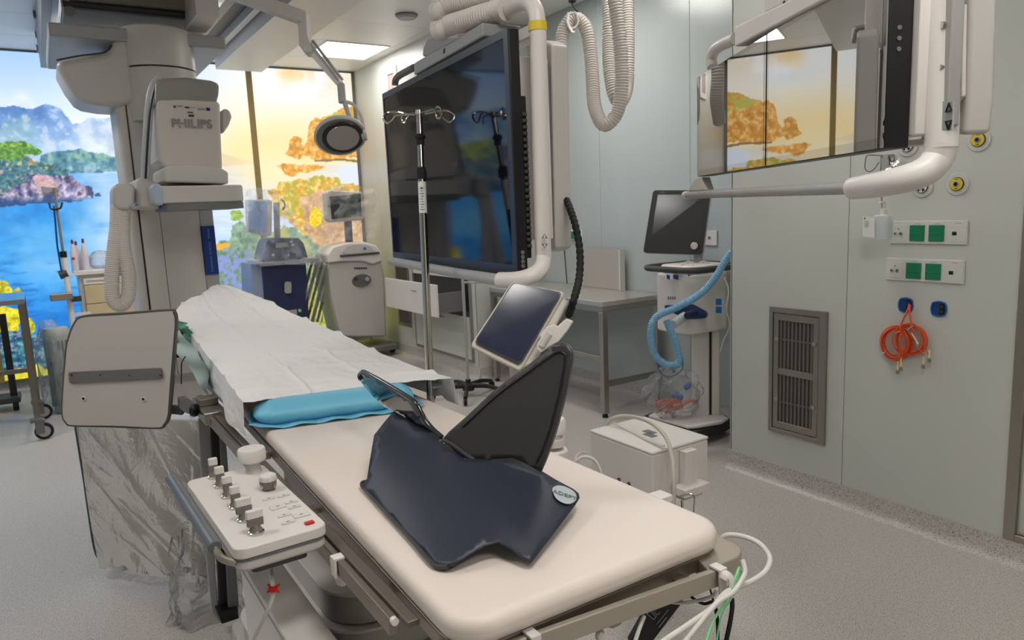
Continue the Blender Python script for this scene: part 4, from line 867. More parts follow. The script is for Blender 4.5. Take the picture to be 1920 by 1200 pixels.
# end frame: bar across the foot with a rounded corner plate
bx((.41, .875, .828), (.50, .93, .862)).build('corner_plate', railm, pt, bevel=.012)
MB().prism([(x, y, .832) for x, y in rrect(.84, .795, 1.01, 1.1, [.01, .01, .01, .01], 2)][:0]+[(x, y, .835) for x, y in ([(.90, .818)]+[(.968+.05*math.cos(math.radians(a)), .868+.05*math.sin(math.radians(a))) for a in range(-90, 1, 10)]+[(1.018, 1.0), (.97, 1.0)])], (0, 0, .033)).build('corner_plate', mat('plate_beige', (178, 168, 155), .42, .4), pt, bevel=.003)
MB().prism([(.44, .846, .836), (.928, .806, .836), (.928, .818, .836), (.44, .858, .836)], (0, 0, .032)).build('end_rail', mat('plate_beige', (178, 168, 155), .42, .4), pt, bevel=.0025)
for xx in (.5, .68, .86): bx((xx-.012, .83, .842), (xx+.012, .86, .854)).build('rail_bracket', railm, pt)
bx((.50, .862, .835), (.90, .875, .8445)).build('end_board', railm, pt)
# pedestal with nested bellows covers
bell = mat('bellows_grey', (184, 180, 174), .5); lip = mat('bellows_lip', (222, 218, 212), .45)
for k in range(6):
    zz = .60-.085*k; e = .012*k
    MB().prism([(x, y, zz-.07) for x, y in rrect(.475-e, 1.56-e, .93+e, 2.45+e, .11, 8)], (0, 0, .072)).build('bellows_cover', bell, pt)
    MB().prism([(x, y, zz+.0022) for x, y in rrect(.469-e, 1.553-e, .936+e, 2.456+e, .115, 8)], (0, 0, .008)).build('cover_lip', lip, pt, bevel=.002)
MB().prism([(x, y, .6125) for x, y in rrect(.56, 1.75, .88, 2.35, .09, 8)], (0, 0, .235)).build('column_head', mat('head_grey', (172, 168, 163), .45), pt, bevel=.01)
bx((.50, 1.35, .815), (.90, 3.2, .8445)).build('underframe', mat('under_grey', (140, 134, 128), .45, .4), pt, bevel=.005)
MB().prism([(x, y, 0) for x, y in rrect(.40, 1.45, 1.0, 2.6, .05, 5)], (0, 0, .09)).build('base_plinth', grayw, pt, bevel=.01)
# white accessory housing at the left of the pedestal
MB().prism([(x, y, .09) for x, y in rrect(.303, .80, .385, 1.72, .012, 5)], (0, 0, .61)).build('side_housing', white, pt, bevel=.004)
bx((.386, .82, .1), (.396, 1.70, .66)).build('housing_seam', black, pt)
bx((.3015, .81, .688), (.3035, 1.71, .692)).build('housing_line', lgray, pt)
def clip(x, y, ax='y', label=None):
    m = white
    if ax == 'y':
        MB().prism([(x+a, y-.011, .838+b) for a, b in ((-.006, -.004), (-.006, .034), (.016, .034), (.016, .028), (0, .028), (0, -.004))], (0, .022, 0)).build('rail_clip', m, pt, bevel=.0015)
        MB().tube(spline([T(a, b, 1.44) for a, b in ((655, 1078), (650, 1088), (640, 1091), (634, 1080), (633, 1062), (638, 1057), (644, 1062))], 6), .0055, 10, flat=1.7).build('cable_hook', m, pt)
    else:
        MB().prism([(x-.009, y+a, .828+b) for a, b in ((-.006, -.012), (-.006, .046), (.02, .046), (.02, .041), (-.001, .041), (-.001, -.012))], (.018, 0, 0)).build('rail_clip', m, pt, bevel=.0015)
clip(.389, 1.262); clip(.915, .802, 'x'); clip(.545, .832, 'x')
MB().tube(spline([T(x, y, 1.235) for x, y in ((1356, 1085), (1360, 1078), (1368, 1082), (1372, 1098), (1374, 1118))], 6), .0055, 10, flat=1.5).build('cable_hook', white, pt)
bx((1.06, 1.1, .848), (1.10, 1.14, .862)).build('hook_arm', white, pt, bevel=.002)
MB().tube(spline([(1.0, 1.02, .85), (1.03, 1.02, .85), (1.045, 1.02, .865), (1.045, 1.02, .89)], 5), .003, 8).build('wire_hook', chrome, pt)

# ---- control console on the left rail
co = thing('control_console', 'white table-side control console with a row of grey-based levers', 'control panel', (.345, 1.62, .85))
cor = [PZ(x, y, .920) for x, y in ((372, 893), (519, 866), (614, 984), (440, 1034))]
Uc = (cor[2]-cor[3]); Uc = Uc.normalized(); Vc = (cor[0]-cor[3]).normalized()
Wd = ((cor[2]-cor[3]).length+(cor[1]-cor[0]).length)/2; Hd = ((cor[0]-cor[3]).length+(cor[1]-cor[2]).length)/2
CP = Plane(cor[3], Uc, Vc); print('console', Wd, Hd, cor)
CP.N = Vector((0, 0, 1))
def cpt(u, v_, z=0): return CP.o + CP.U*u + CP.V*v_ + Vector((0, 0, z))
MB().prism([cpt(u, v_, -.022) for u, v_ in rrect(0, 0, Wd, Hd, .022, 6)], (0, 0, .022)).build('top_shell', white, co, bevel=.004)
MB().prism([cpt(u, v_, -.0255) for u, v_ in rrect(.002, .002, Wd-.002, Hd-.002, .021, 6)], (0, 0, .003)).build('shell_seam', mgray, co)
MB().prism([cpt(u, v_, -.048) for u, v_ in rrect(.003, .004, Wd-.003, Hd-.004, .02, 6)], (0, 0, .022)).build('bottom_shell', grayw, co, bevel=.008)
MB().prism([cpt(u, v_, -.056) for u, v_ in rrect(.03, .01, Wd-.04, .08, .01, 4)], (0, 0, .008)).build('foot_pad', dgray, co)
bx((.380, 1.42, .845), (.3895, 1.74, .872)).build('rail_clamp', white, co, bevel=.003)
MB().tube([cpt(-.022, .05, -.005), cpt(-.024, Hd+.03, .004)], .0125, 16).build('grip_bar', mat('grip_slate', (96, 100, 106), .4), co, bevel=.003)
MB().tube(spline([cpt(-.022, .055, -.008), cpt(-.016, .03, -.02), cpt(.004, .018, -.03)], 5), .007, 10).build('grip_bracket', steel, co)
MB().tube(spline([cpt(-.024, Hd-.01, -.008), cpt(-.018, Hd-.015, -.03), cpt(.004, Hd-.02, -.03)], 5), .007, 10).build('grip_bracket', steel, co)
knob_d = mat('lever_grey', (118, 112, 108), .4)
for k, (x, y) in enumerate(((402, 894), (414, 911), (428, 930), (443, 950), (459, 974), (480, 998))):
    b0 = PZ(x, y, .922); wv = .012 if k < 4 else .019
    lv = MB().lathe([(.0155, -.002), (.0155, .003), (.011, .006), (.001, .006)], b0, n=24).build('lever', chrome, co)
    MB().lathe([(.0135, .003), (.010, .010), (.007, .016)], b0, n=20).build('lever_boot', knob_d, lv)
    MB().prism([b0+CP.U*a+CP.V*b_+Vector((0, 0, .014)) for a, b_ in rrect(-wv*.8, -.0055, wv*.8, .0055, .003, 3)], (0, 0, .014)).build('lever_collar', knob_d, lv, bevel=.001)
    if k > 1 or True:
        MB().prism([b0+CP.U*a+CP.V*b_+Vector((0, 0, .0285)) for a, b_ in rrect(-wv*.8, -.0058, wv*.8, .0058, .003, 3)], (0, 0, .016)).build('lever_cap', white, lv, bevel=.002)
b0 = PZ(475, 883, .922)
MB().lathe([(.02, -.002), (.017, .004), (.0165, .022), (.02, .026)], b0, n=32).build('mushroom_stem', grayw, co)
MB().lathe([(.030, .0265), (.031, .029), (.031, .052), (.029, .055), (.001, .055)], b0, n=40).build('mushroom_knob', white, co)
b0 = PZ(504, 916, .922)
MB().lathe([(.014, 0), (.017, .004), (.0185, .017), (.0185, .018)], b0, n=8).build('joystick_skirt', knob_d, co)
for k in range(4):
    a = .5+k*math.pi/2; MB().cyl(b0+Vector((.016*math.cos(a), .016*math.sin(a), .010)), b0+Vector((.0195*math.cos(a), .0195*math.sin(a), .010)), .0045, n=12).build('rocker_stud', chrome, co)
MB().lathe([(.019, .0185), (.020, .022), (.018, .031), (.012, .034), (.001, .034)], b0, n=8).build('joystick_cap', white, co, bevel=.002)
pad = mat('pad_white', (214, 208, 204), .5)
for (x, y, w_, h_) in ((504, 935, .026, .011), (532, 929, .026, .011), (546, 941, .026, .012), (521, 950, .032, .024), (552, 950, .026, .012), (533, 966, .026, .012), (565, 965, .032, .022), (540, 979, .026, .012)):
    c_ = PZ(x, y, .921); MB().prism([c_+CP.U*a+CP.V*b_-Vector((0, 0, .0008)) for a, b_ in rrect(-w_/2, -h_/2, w_/2, h_/2, .003, 3)], (0, 0, .002)).build('button', pad, co, bevel=.0006)
    MB().prism([c_+CP.U*a+CP.V*b_+Vector((0, 0, .0011)) for a, b_ in ((-.003, -.002), (.003, -.002), (.003, .002), (-.003, .002))], (0, 0, .0004)).build('printed_mark', pr, co)
c_ = PZ(580, 981, .921); MB().prism([c_+CP.U*a+CP.V*b_ for a, b_ in rrect(-.009, -.006, .009, .006, .002, 3)], (0, 0, .003)).build('stop_button', redm, co, bevel=.0008)
cbl = MB().tube(spline([PZ(507, 1052, .82), T(510, 1085, 1.38), T(512, 1110, 1.38), T(506, 1135, 1.38), T(492, 1165, 1.4), T(476, 1200, 1.45), T(468, 1240, 1.5)], 10), .0045, 10).build('control_cable', cablew)
tag(cbl, 'pale cable hanging below the control console, holding a red clip', 'cable')
rc = thing('red_clip', 'small red plastic clip on the pale console cable', 'clip', T(513, 1103, 1.37))
p_ = T(513, 1103, 1.375); MB().prism([p_+_r*a+_u*b_ for a, b_ in rrect(-.0075, -.005, .0075, .005, .002, 3)], -_f*.009).build('clip_body', redm, rc, bevel=.001)
for a, b_ in ((-.009, .006), (-.009, -.006), (.009, .006), (.009, -.006)):
    MB().tube([p_+_r*a*.6+_u*b_*.6, p_+_r*a*1.25+_u*b_*1.2], .0022, 8).build('clip_leg', redm, rc)

# ---- lateral radiation shield plate held by the rail clamp
shp = Plane(PY(325, 770, 2.6), (math.cos(.54), -math.sin(.54), 0), (0, 0, 1))
def S(x, y, n=0): return shp.px(x, y, n)
ol = [(139, 602), (158, 591), (230, 586), (318, 580), (327, 584), (331, 600), (329, 640), (325, 700), (320, 760), (317, 785), (309, 799), (295, 805), (210, 802), (135, 800), (122, 794), (115, 780), (115, 740), (119, 680), (124, 640)]
oc_ = spline([S(x, y) for x, y in ol], 4, closed=True)
sh = thing('radiation_shield', 'grey rounded radiation shield plate standing left of the table head', 'shield', S(215, 800))
MB().prism(oc_, -shp.N*.016).build('plate_edge', edge_m, sh, bevel=.003)
cc = sum(oc_, Vector())/len(oc_)
inn = [p+(cc-p).normalized()*.008 for p in oc_]
MB().prism([p+shp.N*.0005 for p in inn], shp.N*.002).build('plate_face', lead, sh)
a, b_ = S(130, 697), S(307, 709)
(ua, va), (ub, vb) = shp.uv(a), shp.uv(b_)
MB().prism([shp.at(u, w_, .003) for u, w_ in rrect(ua, vb, ub, va, .007, 4)], shp.N*.006).build('mount_strip', mat('strip_grey', (108, 105, 103), .45), sh, bevel=.001)
for x, y in ((134, 703), (188, 703), (243, 703.5), (301, 703)):
    p_ = S(x, y, .009); MB().cyl(p_, p_+shp.N*.002, .0032, n=12).build('screw', dgray, sh)
for x, y in ((157, 747), (269, 748)):
    p_ = S(x, y, .0025); MB().cyl(p_, p_+shp.N*.003, .0075, n=16).build('grommet', white, sh); MB().cyl(p_+shp.N*.003, p_+shp.N*.0036, .0048, n=14).build('grommet_hole', black, sh)
barm('support_bar', S(300, 765, -.03), S(345, 770, -.03), .02, .03, dgray, sh)
MB().prism([S(x, y, -.02) for x, y in ((335, 747), (350, 745), (372, 762), (372, 778), (352, 776), (336, 768))], (0, .03, 0)).build('clamp_block', mgray, sh, bevel=.003)
MB().cyl(S(360, 769, .01), S(369, 769, .012), .022, n=10).build('clamp_knob', black, sh, bevel=.003)
cl = PZ(396, 764, .885)
bx((cl.x-.035, cl.y-.07, .845), (cl.x+.035, cl.y+.12, .885)).build('rail_clamp', steel, sh, bevel=.004)
bx((cl.x-.03, cl.y+.03, .885), (cl.x+.03, cl.y+.09, .91)).build('clamp_top', mat('clamp_taupe', (120, 112, 104), .45, .5), sh, bevel=.004)

# ---- lower skirt shield wrapped in plastic
sk = thing('skirt_shield', 'grey floor-length radiation skirt wrapped in crinkled clear plastic', 'shield', (.25, 2.68, 0))
K = Plane((.38, 2.97, .1), (-.346, .45, 0), (0, 0, 1))
ol = [(142, 800), (150, 850), (158, 900), (168, 970), (178, 1030), (190, 1050), (215, 1062), (280, 1074), (340, 1078), (372, 1076), (388, 1082), (396, 1000), (394, 880), (388, 790), (300, 786)]
pts = [K.px(x, y) for x, y in ol]
MB().prism(pts, -K.N*.014).build('shield_panel', mat('skirt_grey', (168, 162, 158), .45, var=.03), sk, bevel=.004)
MB().tube(spline([K.px(x, y, -.004) for x, y in ol[:11]], 6), .006, 8).build('panel_edge', mat('edge_teal', (60, 76, 80), .4), sk)
MB().prism([PY(x, y, 2.66) for x, y in ((372, 786), (392, 786), (404, 1080), (412, 1166), (398, 1150), (388, 1060))], (0, .02, 0)).build('side_panel', lgray, sk, bevel=.003)
MB().prism([PY(x, y, 2.64) for x, y in ((395, 790), (411, 792), (430, 1130), (428, 1150), (413, 1150))], (0, .03, 0)).build('dark_channel', black, sk, bevel=.004)
MB().prism([PY(x, y, 2.62) for x, y in ((411, 792), (422, 800), (448, 1130), (446, 1160), (430, 1160))], (0, .04, 0)).build('channel_cover', mgray, sk, bevel=.003)
MB().prism([PY(x, y, 2.60) for x, y in ((408, 1150), (446, 1140), (448, 1160), (416, 1171))], (0, .10, 0)).build('foot', black, sk, bevel=.004)
CREASE = [(0, .05, .42, .48, .02), (.05, .1, .5, .6, .014), (0, .28, .25, .42, .014), (.05, .4, .55, .95, .016), (.2, .5, .8, .95, .014), (.45, 0, .75, .5, .012), (.6, .0, .95, .3, .014), (.5, .8, .9, .55, .012), (.1, .7, .6, 1, .012), (.3, .3, .4, .5, .012), (.85, .1, .8, .9, .014)]
def wrap(u, v_):
    x = 146+v_**1.4*40+u*(258-40*v_**1.4); y = 770+v_*316-20*(1-u)*v_*v_+12*u
    p = K.px(x, y, .03+.02*math.sin(3.1*u)); n_ = math.sin(u*14+v_*11)*math.sin(v_*9-u*5)+.6*math.sin(u*23-v_*17+2*math.sin(v_*5)); 
    cr_ = 0
    for (ua, va, ub, vb, h__) in CREASE:
        L2 = (ub-ua)**2+(vb-va)**2; t__ = ((u-ua)*(ub-ua)+(v_-va)*(vb-va))/L2
        if -.05 < t__ < 1.05: d__ = ((u-ua)*(vb-va)-(v_-va)*(ub-ua))/math.sqrt(L2); cr_ += h__*math.exp(-(d__/.011)**2)*max(0, 1-abs(t__-.5)*1.9)
    return p+Vector((0, -.005*n_-.6*cr_, 0))
MB().grid(wrap, 130, 150).build('plastic_wrap', film_mat('wrap_film', a0=.06, a1=.30, bump=.9, scale=6), sk)
def bag(u, v_):
    a = u*6.283; r_ = .125*(1+.14*math.sin(5*a+6*v_)+.08*math.sin(11*a-9*v_)); zz = .008+.34*v_; cc_ = PZ(395, 1130, .06)
    return Vector((cc_.x+r_*(1.1-.55*v_)*math.cos(a)-.03*v_, cc_.y+.02+r_*(1-.6*v_)*math.sin(a)*.7, zz+.012*math.sin(7*a)*v_))
MB().grid(bag, 72, 26).build('plastic_gather', film_mat('gather_film', a0=.05, a1=.4, bump=1, scale=16), sk)
def hem(u, v_): x = 200+u*175; y = 1062+22*v_+8*math.sin(u*3)+1.5*math.sin(u*30); p = K.px(x, y, .03+.02*math.sin(9*u+3*v_)); return p
MB().grid(hem, 40, 6).build('plastic_hem', film_d, sk)
MB().tube(spline([PY(x, y, 2.66) for x, y in ((348, 668), (341, 680), (340, 700), (340, 720))], 6), .002, 6).build('wire', black, sk)

# ============================================================ PAPER DRAPE, CUSHION
dr = thing('paper_drape', 'white paper drape spread over the head half of the patient table', 'sheet', (.78, 3.3, .92))
nse = lambda x, y, s=0: float(fbm(np.array([x]), np.array([y]), 4, s)[0])
tabn = fbm(*np.meshgrid(np.linspace(0, 7, 141), np.linspace(0, 9, 241)), 4, 61)
LROW = spline([(.418, 2.07, .997), (.437, 2.52, 1.020), (.468, 3.22, 1.047), (.495, 3.74, 1.078), (.585, 3.90, 1.12)], 20)
RROW = spline([(1.005, 1.93, .992), (.985, 2.38, 1.0), (.965, 2.95, 1.032), (.935, 3.60, 1.062), (.80, 3.95, 1.15)], 20)
def row(R__, v_): t_ = v_*(len(R__)-1); k = min(int(t_), len(R__)-2); return R__[k].lerp(R__[k+1], t_-k)
def top(u, v_):
    L__, R__ = row(LROW, v_), row(RROW, v_); p = L__.lerp(R__, u)
    n_ = tabn[min(240, int(v_*240)), min(140, int(u*140))]-.5
    fold = 0
    for f in (.08, .19, .30, .38, .45, .53, .60, .69, .78, .88): d = (v_-f-.014*math.sin(7*u+f*20))/.011; fold += .012*math.exp(-d*d)*(.55+.45*math.sin(f*37+u*4))
    for f in (.34, .68): d = (u-f)/.012; fold += .006*math.exp(-d*d)
    bump = .05*math.exp(-((u-.68)/.3)**2)*max(0, 1-abs(v_-.88)/.3) if v_ > .58 else 0
    sag = -.022*math.sin(math.pi*min(1, u*1.15))*max(0, 1-v_/.10)
    back = .085*math.sin(math.pi*min(1, max(0, (u-.05)/.85)))**.7*(1-v_)**6 if u < .9 else 0
    return p+Vector((0, back+.05*math.sin(3.14*u)*v_**8, fold+.014*n_+bump+sag))
MB().grid(top, 120, 200).build('top_sheet', paper, dr, ang=180)
def left_fall(u, v_):
    t_ = top(0, v_); h_ = .095+.014*math.sin(v_*7+.6)+.012*v_; n_ = tabn[min(240, int(v_*240)), min(140, int(u*40)+60)]-.5
    return t_+Vector((-.012*u+.02*n_*u+.008*math.sin(v_*30)*u, -.03*u*(1-v_), -h_*u))
MB().grid(left_fall, 16, 170).build('left_fall', paper, dr, ang=180)
def right_fall(u, v_):
    v2_ = v_*.8; t_ = top(1, v2_); return t_+Vector((.006*u+.012*math.sin(v_*12)*u, -.02*u*(1-v_), -.085*u))
MB().grid(right_fall, 10, 90).build('right_fall', paper, dr, ang=180)
cf = [PZ(x, y, z_) for x, y, z_ in ((796, 688, .955), (850, 712, .945), (826, 742, .935), (790, 716, .95))]
MB().prism([PZ(x, y, .962) for x, y in ((812, 717), (826, 710), (829, 716), (826, 726), (812, 728))], (0, 0, .001)).build('corner_flap', mat('flap_grey', (196, 196, 202), .8), dr)
gd = thing('green_drape', 'crumpled green cloth drape hanging at the left of the table head', 'cloth', PZ(345, 620, .95))
def gdr(u, v_):
    p = T(322+38*u-16*v_*u, 598+14*u*(1-v_)+v_*66, 2.98-.02*u); return p + _f*(-.03*math.sin(9*u+3*v_)+.02*math.sin(15*v_+4*u))
MB().grid(gdr, 40, 40).build('cloth', greend, gd, ang=180)
def gdr2(u, v_):
    p = T(336+52*u-10*v_+14*u*v_, 618+66*u+v_*(34+26*u), 2.93-.42*u); return p + _f*(-.012*math.sin(9*u+7*v_))
MB().grid(gdr2, 40, 12).build('hanging_edge', mat('drape_pale', (176, 196, 188), .8, var=.05), gd, ang=180)
bp_ = bx(PY(324, 672, 3.12), PY(342, 650, 3.16)).build('clamp', black); tag(bp_, 'small black clamp below the green drape', 'clamp')
# blue cushion: flattened inflated roll with a welded rim
bc = thing('blue_cushion', 'light blue inflated cushion strip lying across the table before the drape', 'cushion', (.7, 2.12, .92))
A_, B_ = PZ(474, 774, .955), PZ(772, 735, .955); ax_ = (B_-A_).normalized(); sd_ = Vector((-ax_.y, ax_.x, 0))
def cush(u, v_):
    a = v_*2*math.pi; e = min(1, (u/.10))*min(1, (1-u)/.07); e = max(e, 0)**.45; rr_ = .001+.999*e
    wx = .072*(.35+.65*rr_); hz_ = .036*rr_*(1+.05*math.sin(u*40)*(1-e))
    return A_.lerp(B_, u)+sd_*(wx*math.cos(a))+Vector((0, 0, -.004+hz_*math.sin(a)+.0035*math.sin(u*60)*(1-e)))
MB().grid(cush, 90, 40).build('roll', bluep, bc, ang=180)
fl = []
def flange(u, v_):
    L_ = -.03+1.07*u; w_ = (.5-v_)*2; p = A_+(B_-A_)*L_; y_ = w_*(.092-.022*max(0, abs(u-.5)*2)**6)
    return p+sd_*y_+Vector((0, 0, -.028+.016*math.exp(-((u)/.06)**2)*abs(w_)+.003*math.sin(u*34+w_*2)*abs(w_)))
MB().grid(flange, 80, 14).build('welded_rim', bluep, bc, ang=180, solid=.002)

# ============================================================ CARBON ARM BOARD
ab = thing('arm_board', 'bent dark carbon arm board with two upright fins on the cream mattress', 'arm board', PZ(840, 1000, .92))
def spread(ctrl):
    c_ = np.array(ctrl); xn = (c_[:, 0]-880)/200; yn = (c_[:, 1]-910)/150
    def basis(a, b): return np.stack([a*0+1, a, b, a*b, a*a, b*b, a**3, a*a*b, a*b*b, b**3], -1)
    M_ = basis(xn, yn); k_ = np.linalg.solve(M_.T @ M_+np.diag([0, 0, 0, .02, .02, .02]+[.15]*4), M_.T @ c_[:, 2])
    return lambda x, y: float(basis(np.array((x-880)/200), np.array((y-910)/150)) @ k_)
zf = spread([(677, 911, .926), (720, 960, .926), (770, 1010, .926), (810, 1057, .926), (840, 1062, .930), (689, 902, .937), (702, 817, 1.005), (739, 771, 1.02), (825, 819, 1.005), (871, 862, .995),
             (750, 880, .972), (800, 930, .962), (830, 990, .948), (880, 930, .978), (909, 1023, .950), (890, 862, .997), (963, 856, .995), (1013, 883, .985), (934, 1017, .955), (960, 940, .972), (994, 1053, .934), (1074, 919, .955), (1086, 932, .948), (1040, 985, .944)])
def sheetmesh(outl, zfun, step=13):
    pts2 = []
    n = len(outl)
    for i in range(n):
        a = outl[i]; b = outl[(i+1) % n]; k = max(1, int(math.hypot(b[0]-a[0], b[1]-a[1])/step))
        pts2 += [(a[0]+(b[0]-a[0])*j/k, a[1]+(b[1]-a[1])*j/k) for j in range(k)]
    nb = len(pts2); xs_ = [p[0] for p in outl]; ys_ = [p[1] for p in outl]
    def inside(x, y):
        c = False
        for i in range(n):
            (x0, y0), (x1, y1) = outl[i], outl[(i+1) % n]
            if (y0 > y) != (y1 > y) and x < (x1-x0)*(y-y0)/(y1-y0)+x0: c = not c
        return c
    y = min(ys_)+step*.7; r_ = 0
    while y < max(ys_):
        x = min(xs_)+(r_ % 2)*step/2
        while x < max(xs_):
            if inside(x, y) and min((x-p[0])**2+(y-p[1])**2 for p in pts2[:nb]) > (step*.55)**2: pts2.append((x, y))
            x += step
        y += step*.87; r_ += 1
    res = delaunay_2d_cdt([Vector(p) for p in pts2], [], [list(range(nb))], 1, 1e-4)
    V_, F_ = res[0], res[2]
    return MB().add([zfun(v[0], v[1]) for v in V_], [tuple(f) for f in F_])
ol = [(739, 771), (745, 776), (785, 798), (825, 819), (848, 840), (871, 862), (890, 862), (925, 858), (963, 856), (985, 866), (1013, 883), (1040, 900), (1074, 918), (1084, 926), (1086, 935), (1078, 948), (1002, 1048), (996, 1054), (985, 1050), (955, 1027), (934, 1017), (909, 1023), (880, 1040), (850, 1059), (838, 1063), (822, 1061), (808, 1054), (772, 1014), (720, 958), (680, 917), (677, 911), (689, 901), (695, 860), (702, 817), (720, 794)]
sheetmesh(ol, lambda x, y: PZ(x, y, zf(x, y))).build('base_sheet', navy, ab, ang=60, solid=.004, bevel=0)
lipp = [PZ(x, y, z_) for x, y, z_ in ((689, 902, .938), (679, 911, .929), (720, 957, .928), (770, 1011, .928), (808, 1054, .928), (822, 1062, .928), (840, 1063, .930))]
MB().tube(spline(lipp, 8), .0042, 10).build('rolled_edge', carbon, ab)
# big fin
Af, Bf = PZ(840, 838, 1.012), PZ(1013, 883, .99)
fin = Plane(Af, Bf-Af, Vector((.18, .10, 1)))
ol = [(890, 864), (868, 858), (850, 842), (838, 830), (832, 822), (842, 810), (875, 781), (928, 731), (986, 688), (1028, 656), (1043, 646), (1054, 643), (1066, 648), (1073, 657), (1074, 672), (1064, 726), (1044, 802), (1028, 850), (1014, 884), (985, 868), (963, 858), (925, 860)]
finm = sheetmesh(ol, lambda x, y: fin.px(x, y), 12).build('large_fin', carbon, ab, solid=.0045)
ring_o = [(868, 800), (932, 741), (990, 698), (1030, 669), (1046, 660), (1056, 662), (1060, 672), (1052, 722), (1034, 796), (1018, 842), (1006, 868)]
MB().tube(spline([fin.px(x, y, .003) for x, y in ring_o], 6), .0022, 8, flat=1).build('fin_seam', mat('seam_black', (26, 26, 28), .4), ab)
ed = [fin.px(x, y, -.001) for x, y in ((1054, 643), (1066, 648), (1073.5, 658), (1074.5, 672), (1064.5, 726), (1044.5, 802), (1028.5, 850), (1014, 884))]
MB().tube(spline(ed, 6), .0022, 8).build('fin_edge', mat('edge_shine', (120, 118, 118), .25, .6), ab)
MB().tube(spline([fin.px(x, y, .004) for x, y in ((834, 826), (852, 836), (870, 850), (890, 864))], 5), .005, 10).build('hinge_rod', carbon, ab)
# oval fin seen nearly edge on
Ah, Bh = PZ(742, 772, 1.022), PZ(826, 820, 1.012)
fin2 = Plane(Ah, Bh-Ah, Vector((-.10, .30, 1)))
glc = mirror_screen('gloss_carbon', (18, 20, 24), 2.4, .06)
ol = [(674, 703), (678, 698), (686, 698), (722, 718), (768, 746), (782, 758), (790, 774), (800, 792), (812, 806), (827, 818), (800, 806), (770, 790), (739, 771), (722, 762), (700, 742), (684, 724), (675, 711)]
sheetmesh(ol, lambda x, y: fin2.px(x, y), 8).build('oval_fin', glc, ab, solid=.004)
MB().tube(spline([fin2.px(x, y) for x, y in ((676, 712), (673.5, 704), (678, 698), (686, 698), (722, 718), (768, 746), (781, 757), (789, 772), (798, 788), (811, 804), (828, 819))], 6), .0055, 12).build('fin_rim', mat('rim_gloss', (38, 40, 42), .18, coat=.6), ab)
for x, y in ((826, 826), (834, 831)): MB().lathe([(.003, 0), (.002, .002), (.0001, .0025)], fin.px(x, y, .006), fin.N, n=12).build('rivet', chrome, ab)
# maker's oval badge with print
cb_ = PZ(1060, 927, .956)
def sheetpt(x, y, dz=.004): return PZ(x, y, zf(x, y)+dz)
bad = [sheetpt(x, y, .0045) for x, y in ((1036, 921), (1038, 914), (1048, 911), (1062, 914), (1076, 922), (1081, 931), (1079, 939), (1068, 945), (1055, 943), (1043, 935))]
MB().prism(spline(bad, 4, closed=True), (0, 0, .0008)).build('badge', mat('badge_silver', (178, 188, 194), .35), ab)
c0, c1 = sheetpt(1042, 922, .006), sheetpt(1076, 934, .006); n2_ = (c1-c0); vv_ = sheetpt(1062, 918, .006)-sheetpt(1056, 940, .006)
text('badge_print', 'ADEPT', mgray, ab, (c0+c1)/2, n2_, vv_, .016, ext=.0004)

# ============================================================ IV POLE
pb = T(803, 640, 2.33); iv = thing('infusion_pole', 'stainless infusion pole with four wire hooks rising behind the table', 'infusion pole', (pb.x, pb.y, .87))
top_ = T(786, 212, 2.33); zt_ = top_.z
px_, py_ = pb.x, pb.y
def IV(z): return Vector((px_+(top_.x-px_)*(z-pb.z)/(zt_-pb.z), py_+(top_.y-py_)*(z-pb.z)/(zt_-pb.z), z))
z1_ = T(791, 325, 2.33).z; z2_ = T(788, 262, 2.33).z
MB().cyl(IV(.84), IV(z1_), .0125, n=28).build('lower_tube', chrome, iv)
MB().cyl(IV(z1_), IV(zt_), .0095, n=28).build('upper_tube', chrome, iv)
MB().lathe([(.0125, -.02), (.0155, -.018), (.0165, .006), (.0145, .012), (.0145, .018), (.011, .02)], IV(z1_), n=24).build('collar', rubber, iv)
MB().lathe([(.010, -.018), (.013, -.016), (.013, 0), (.017, .004), (.017, .012), (.012, .018)], IV(z2_), n=24).build('collar', rubber, iv)
la = T(793, 400, 2.31); za_, zb2 = T(792, 341, 2.31).z, T(794, 400, 2.31).z
MB().cyl(IV(zb2), IV(za_), .0130, n=28).build('paper_label', mat('label_white', (222, 222, 220), .5), iv)
for k in range(9):
    zz = zb2+(za_-zb2)*(.1+.085*k); q_ = IV(zz)-_f*.0132
    MB().prism([q_+_r*a+_u*b for a, b in ((-.006+.002*(k % 2), -.0012), (.006-.003*(k % 3 == 1), -.0012), (.006-.003*(k % 3 == 1), .0012), (-.006+.002*(k % 2), .0012))], -_f*.0003).build('printed_line', mgray, iv)
q_ = IV(zb2+(za_-zb2)*.8)-_f*.0132; MB().prism([q_+_r*a*.004+_u*b*.004 for a, b in ((-1, -1), (1, -1), (0, 1))], -_f*.0003).build('printed_mark', black, iv)
MB().cyl(IV(zt_-.006), IV(zt_+.008), .012, n=20).build('hook_hub', steel, iv)
hub = IV(zt_)
for pts in (((777, 215, 0), (760, 213, 0), (745, 210, .01), (728, 211, .01), (719, 219, 0), (721, 227, 0), (727, 231, 0), (734, 227, 0), (742, 218, 0), (757, 214, 0)),
            ((797, 213, 0), (812, 210, -.01), (826, 208, -.01), (843, 209, -.01), (852, 216, 0), (849, 226, 0), (842, 229, 0), (835, 224, 0), (826, 213, 0), (818, 210, 0)),
            ((783, 214, .01), (775, 213, .04), (764, 214, .07), (756, 216, .09), (753, 222, .10), (756, 229, .10), (760, 229, .09), (765, 219, .08), (768, 214, .06)),
            ((792, 211, -.02), (806, 206, -.06), (815, 206, -.08), (817, 214, -.09), (820, 221, -.09), (825, 221, -.09), (829, 214, -.09), (826, 203, -.09), (820, 200, -.09), (817, 204, -.09))):
    MB().tube(spline([T(x, y, 2.33+d) for x, y, d in pts], 6), .0032, 8).build('wire_hook', chrome, iv)
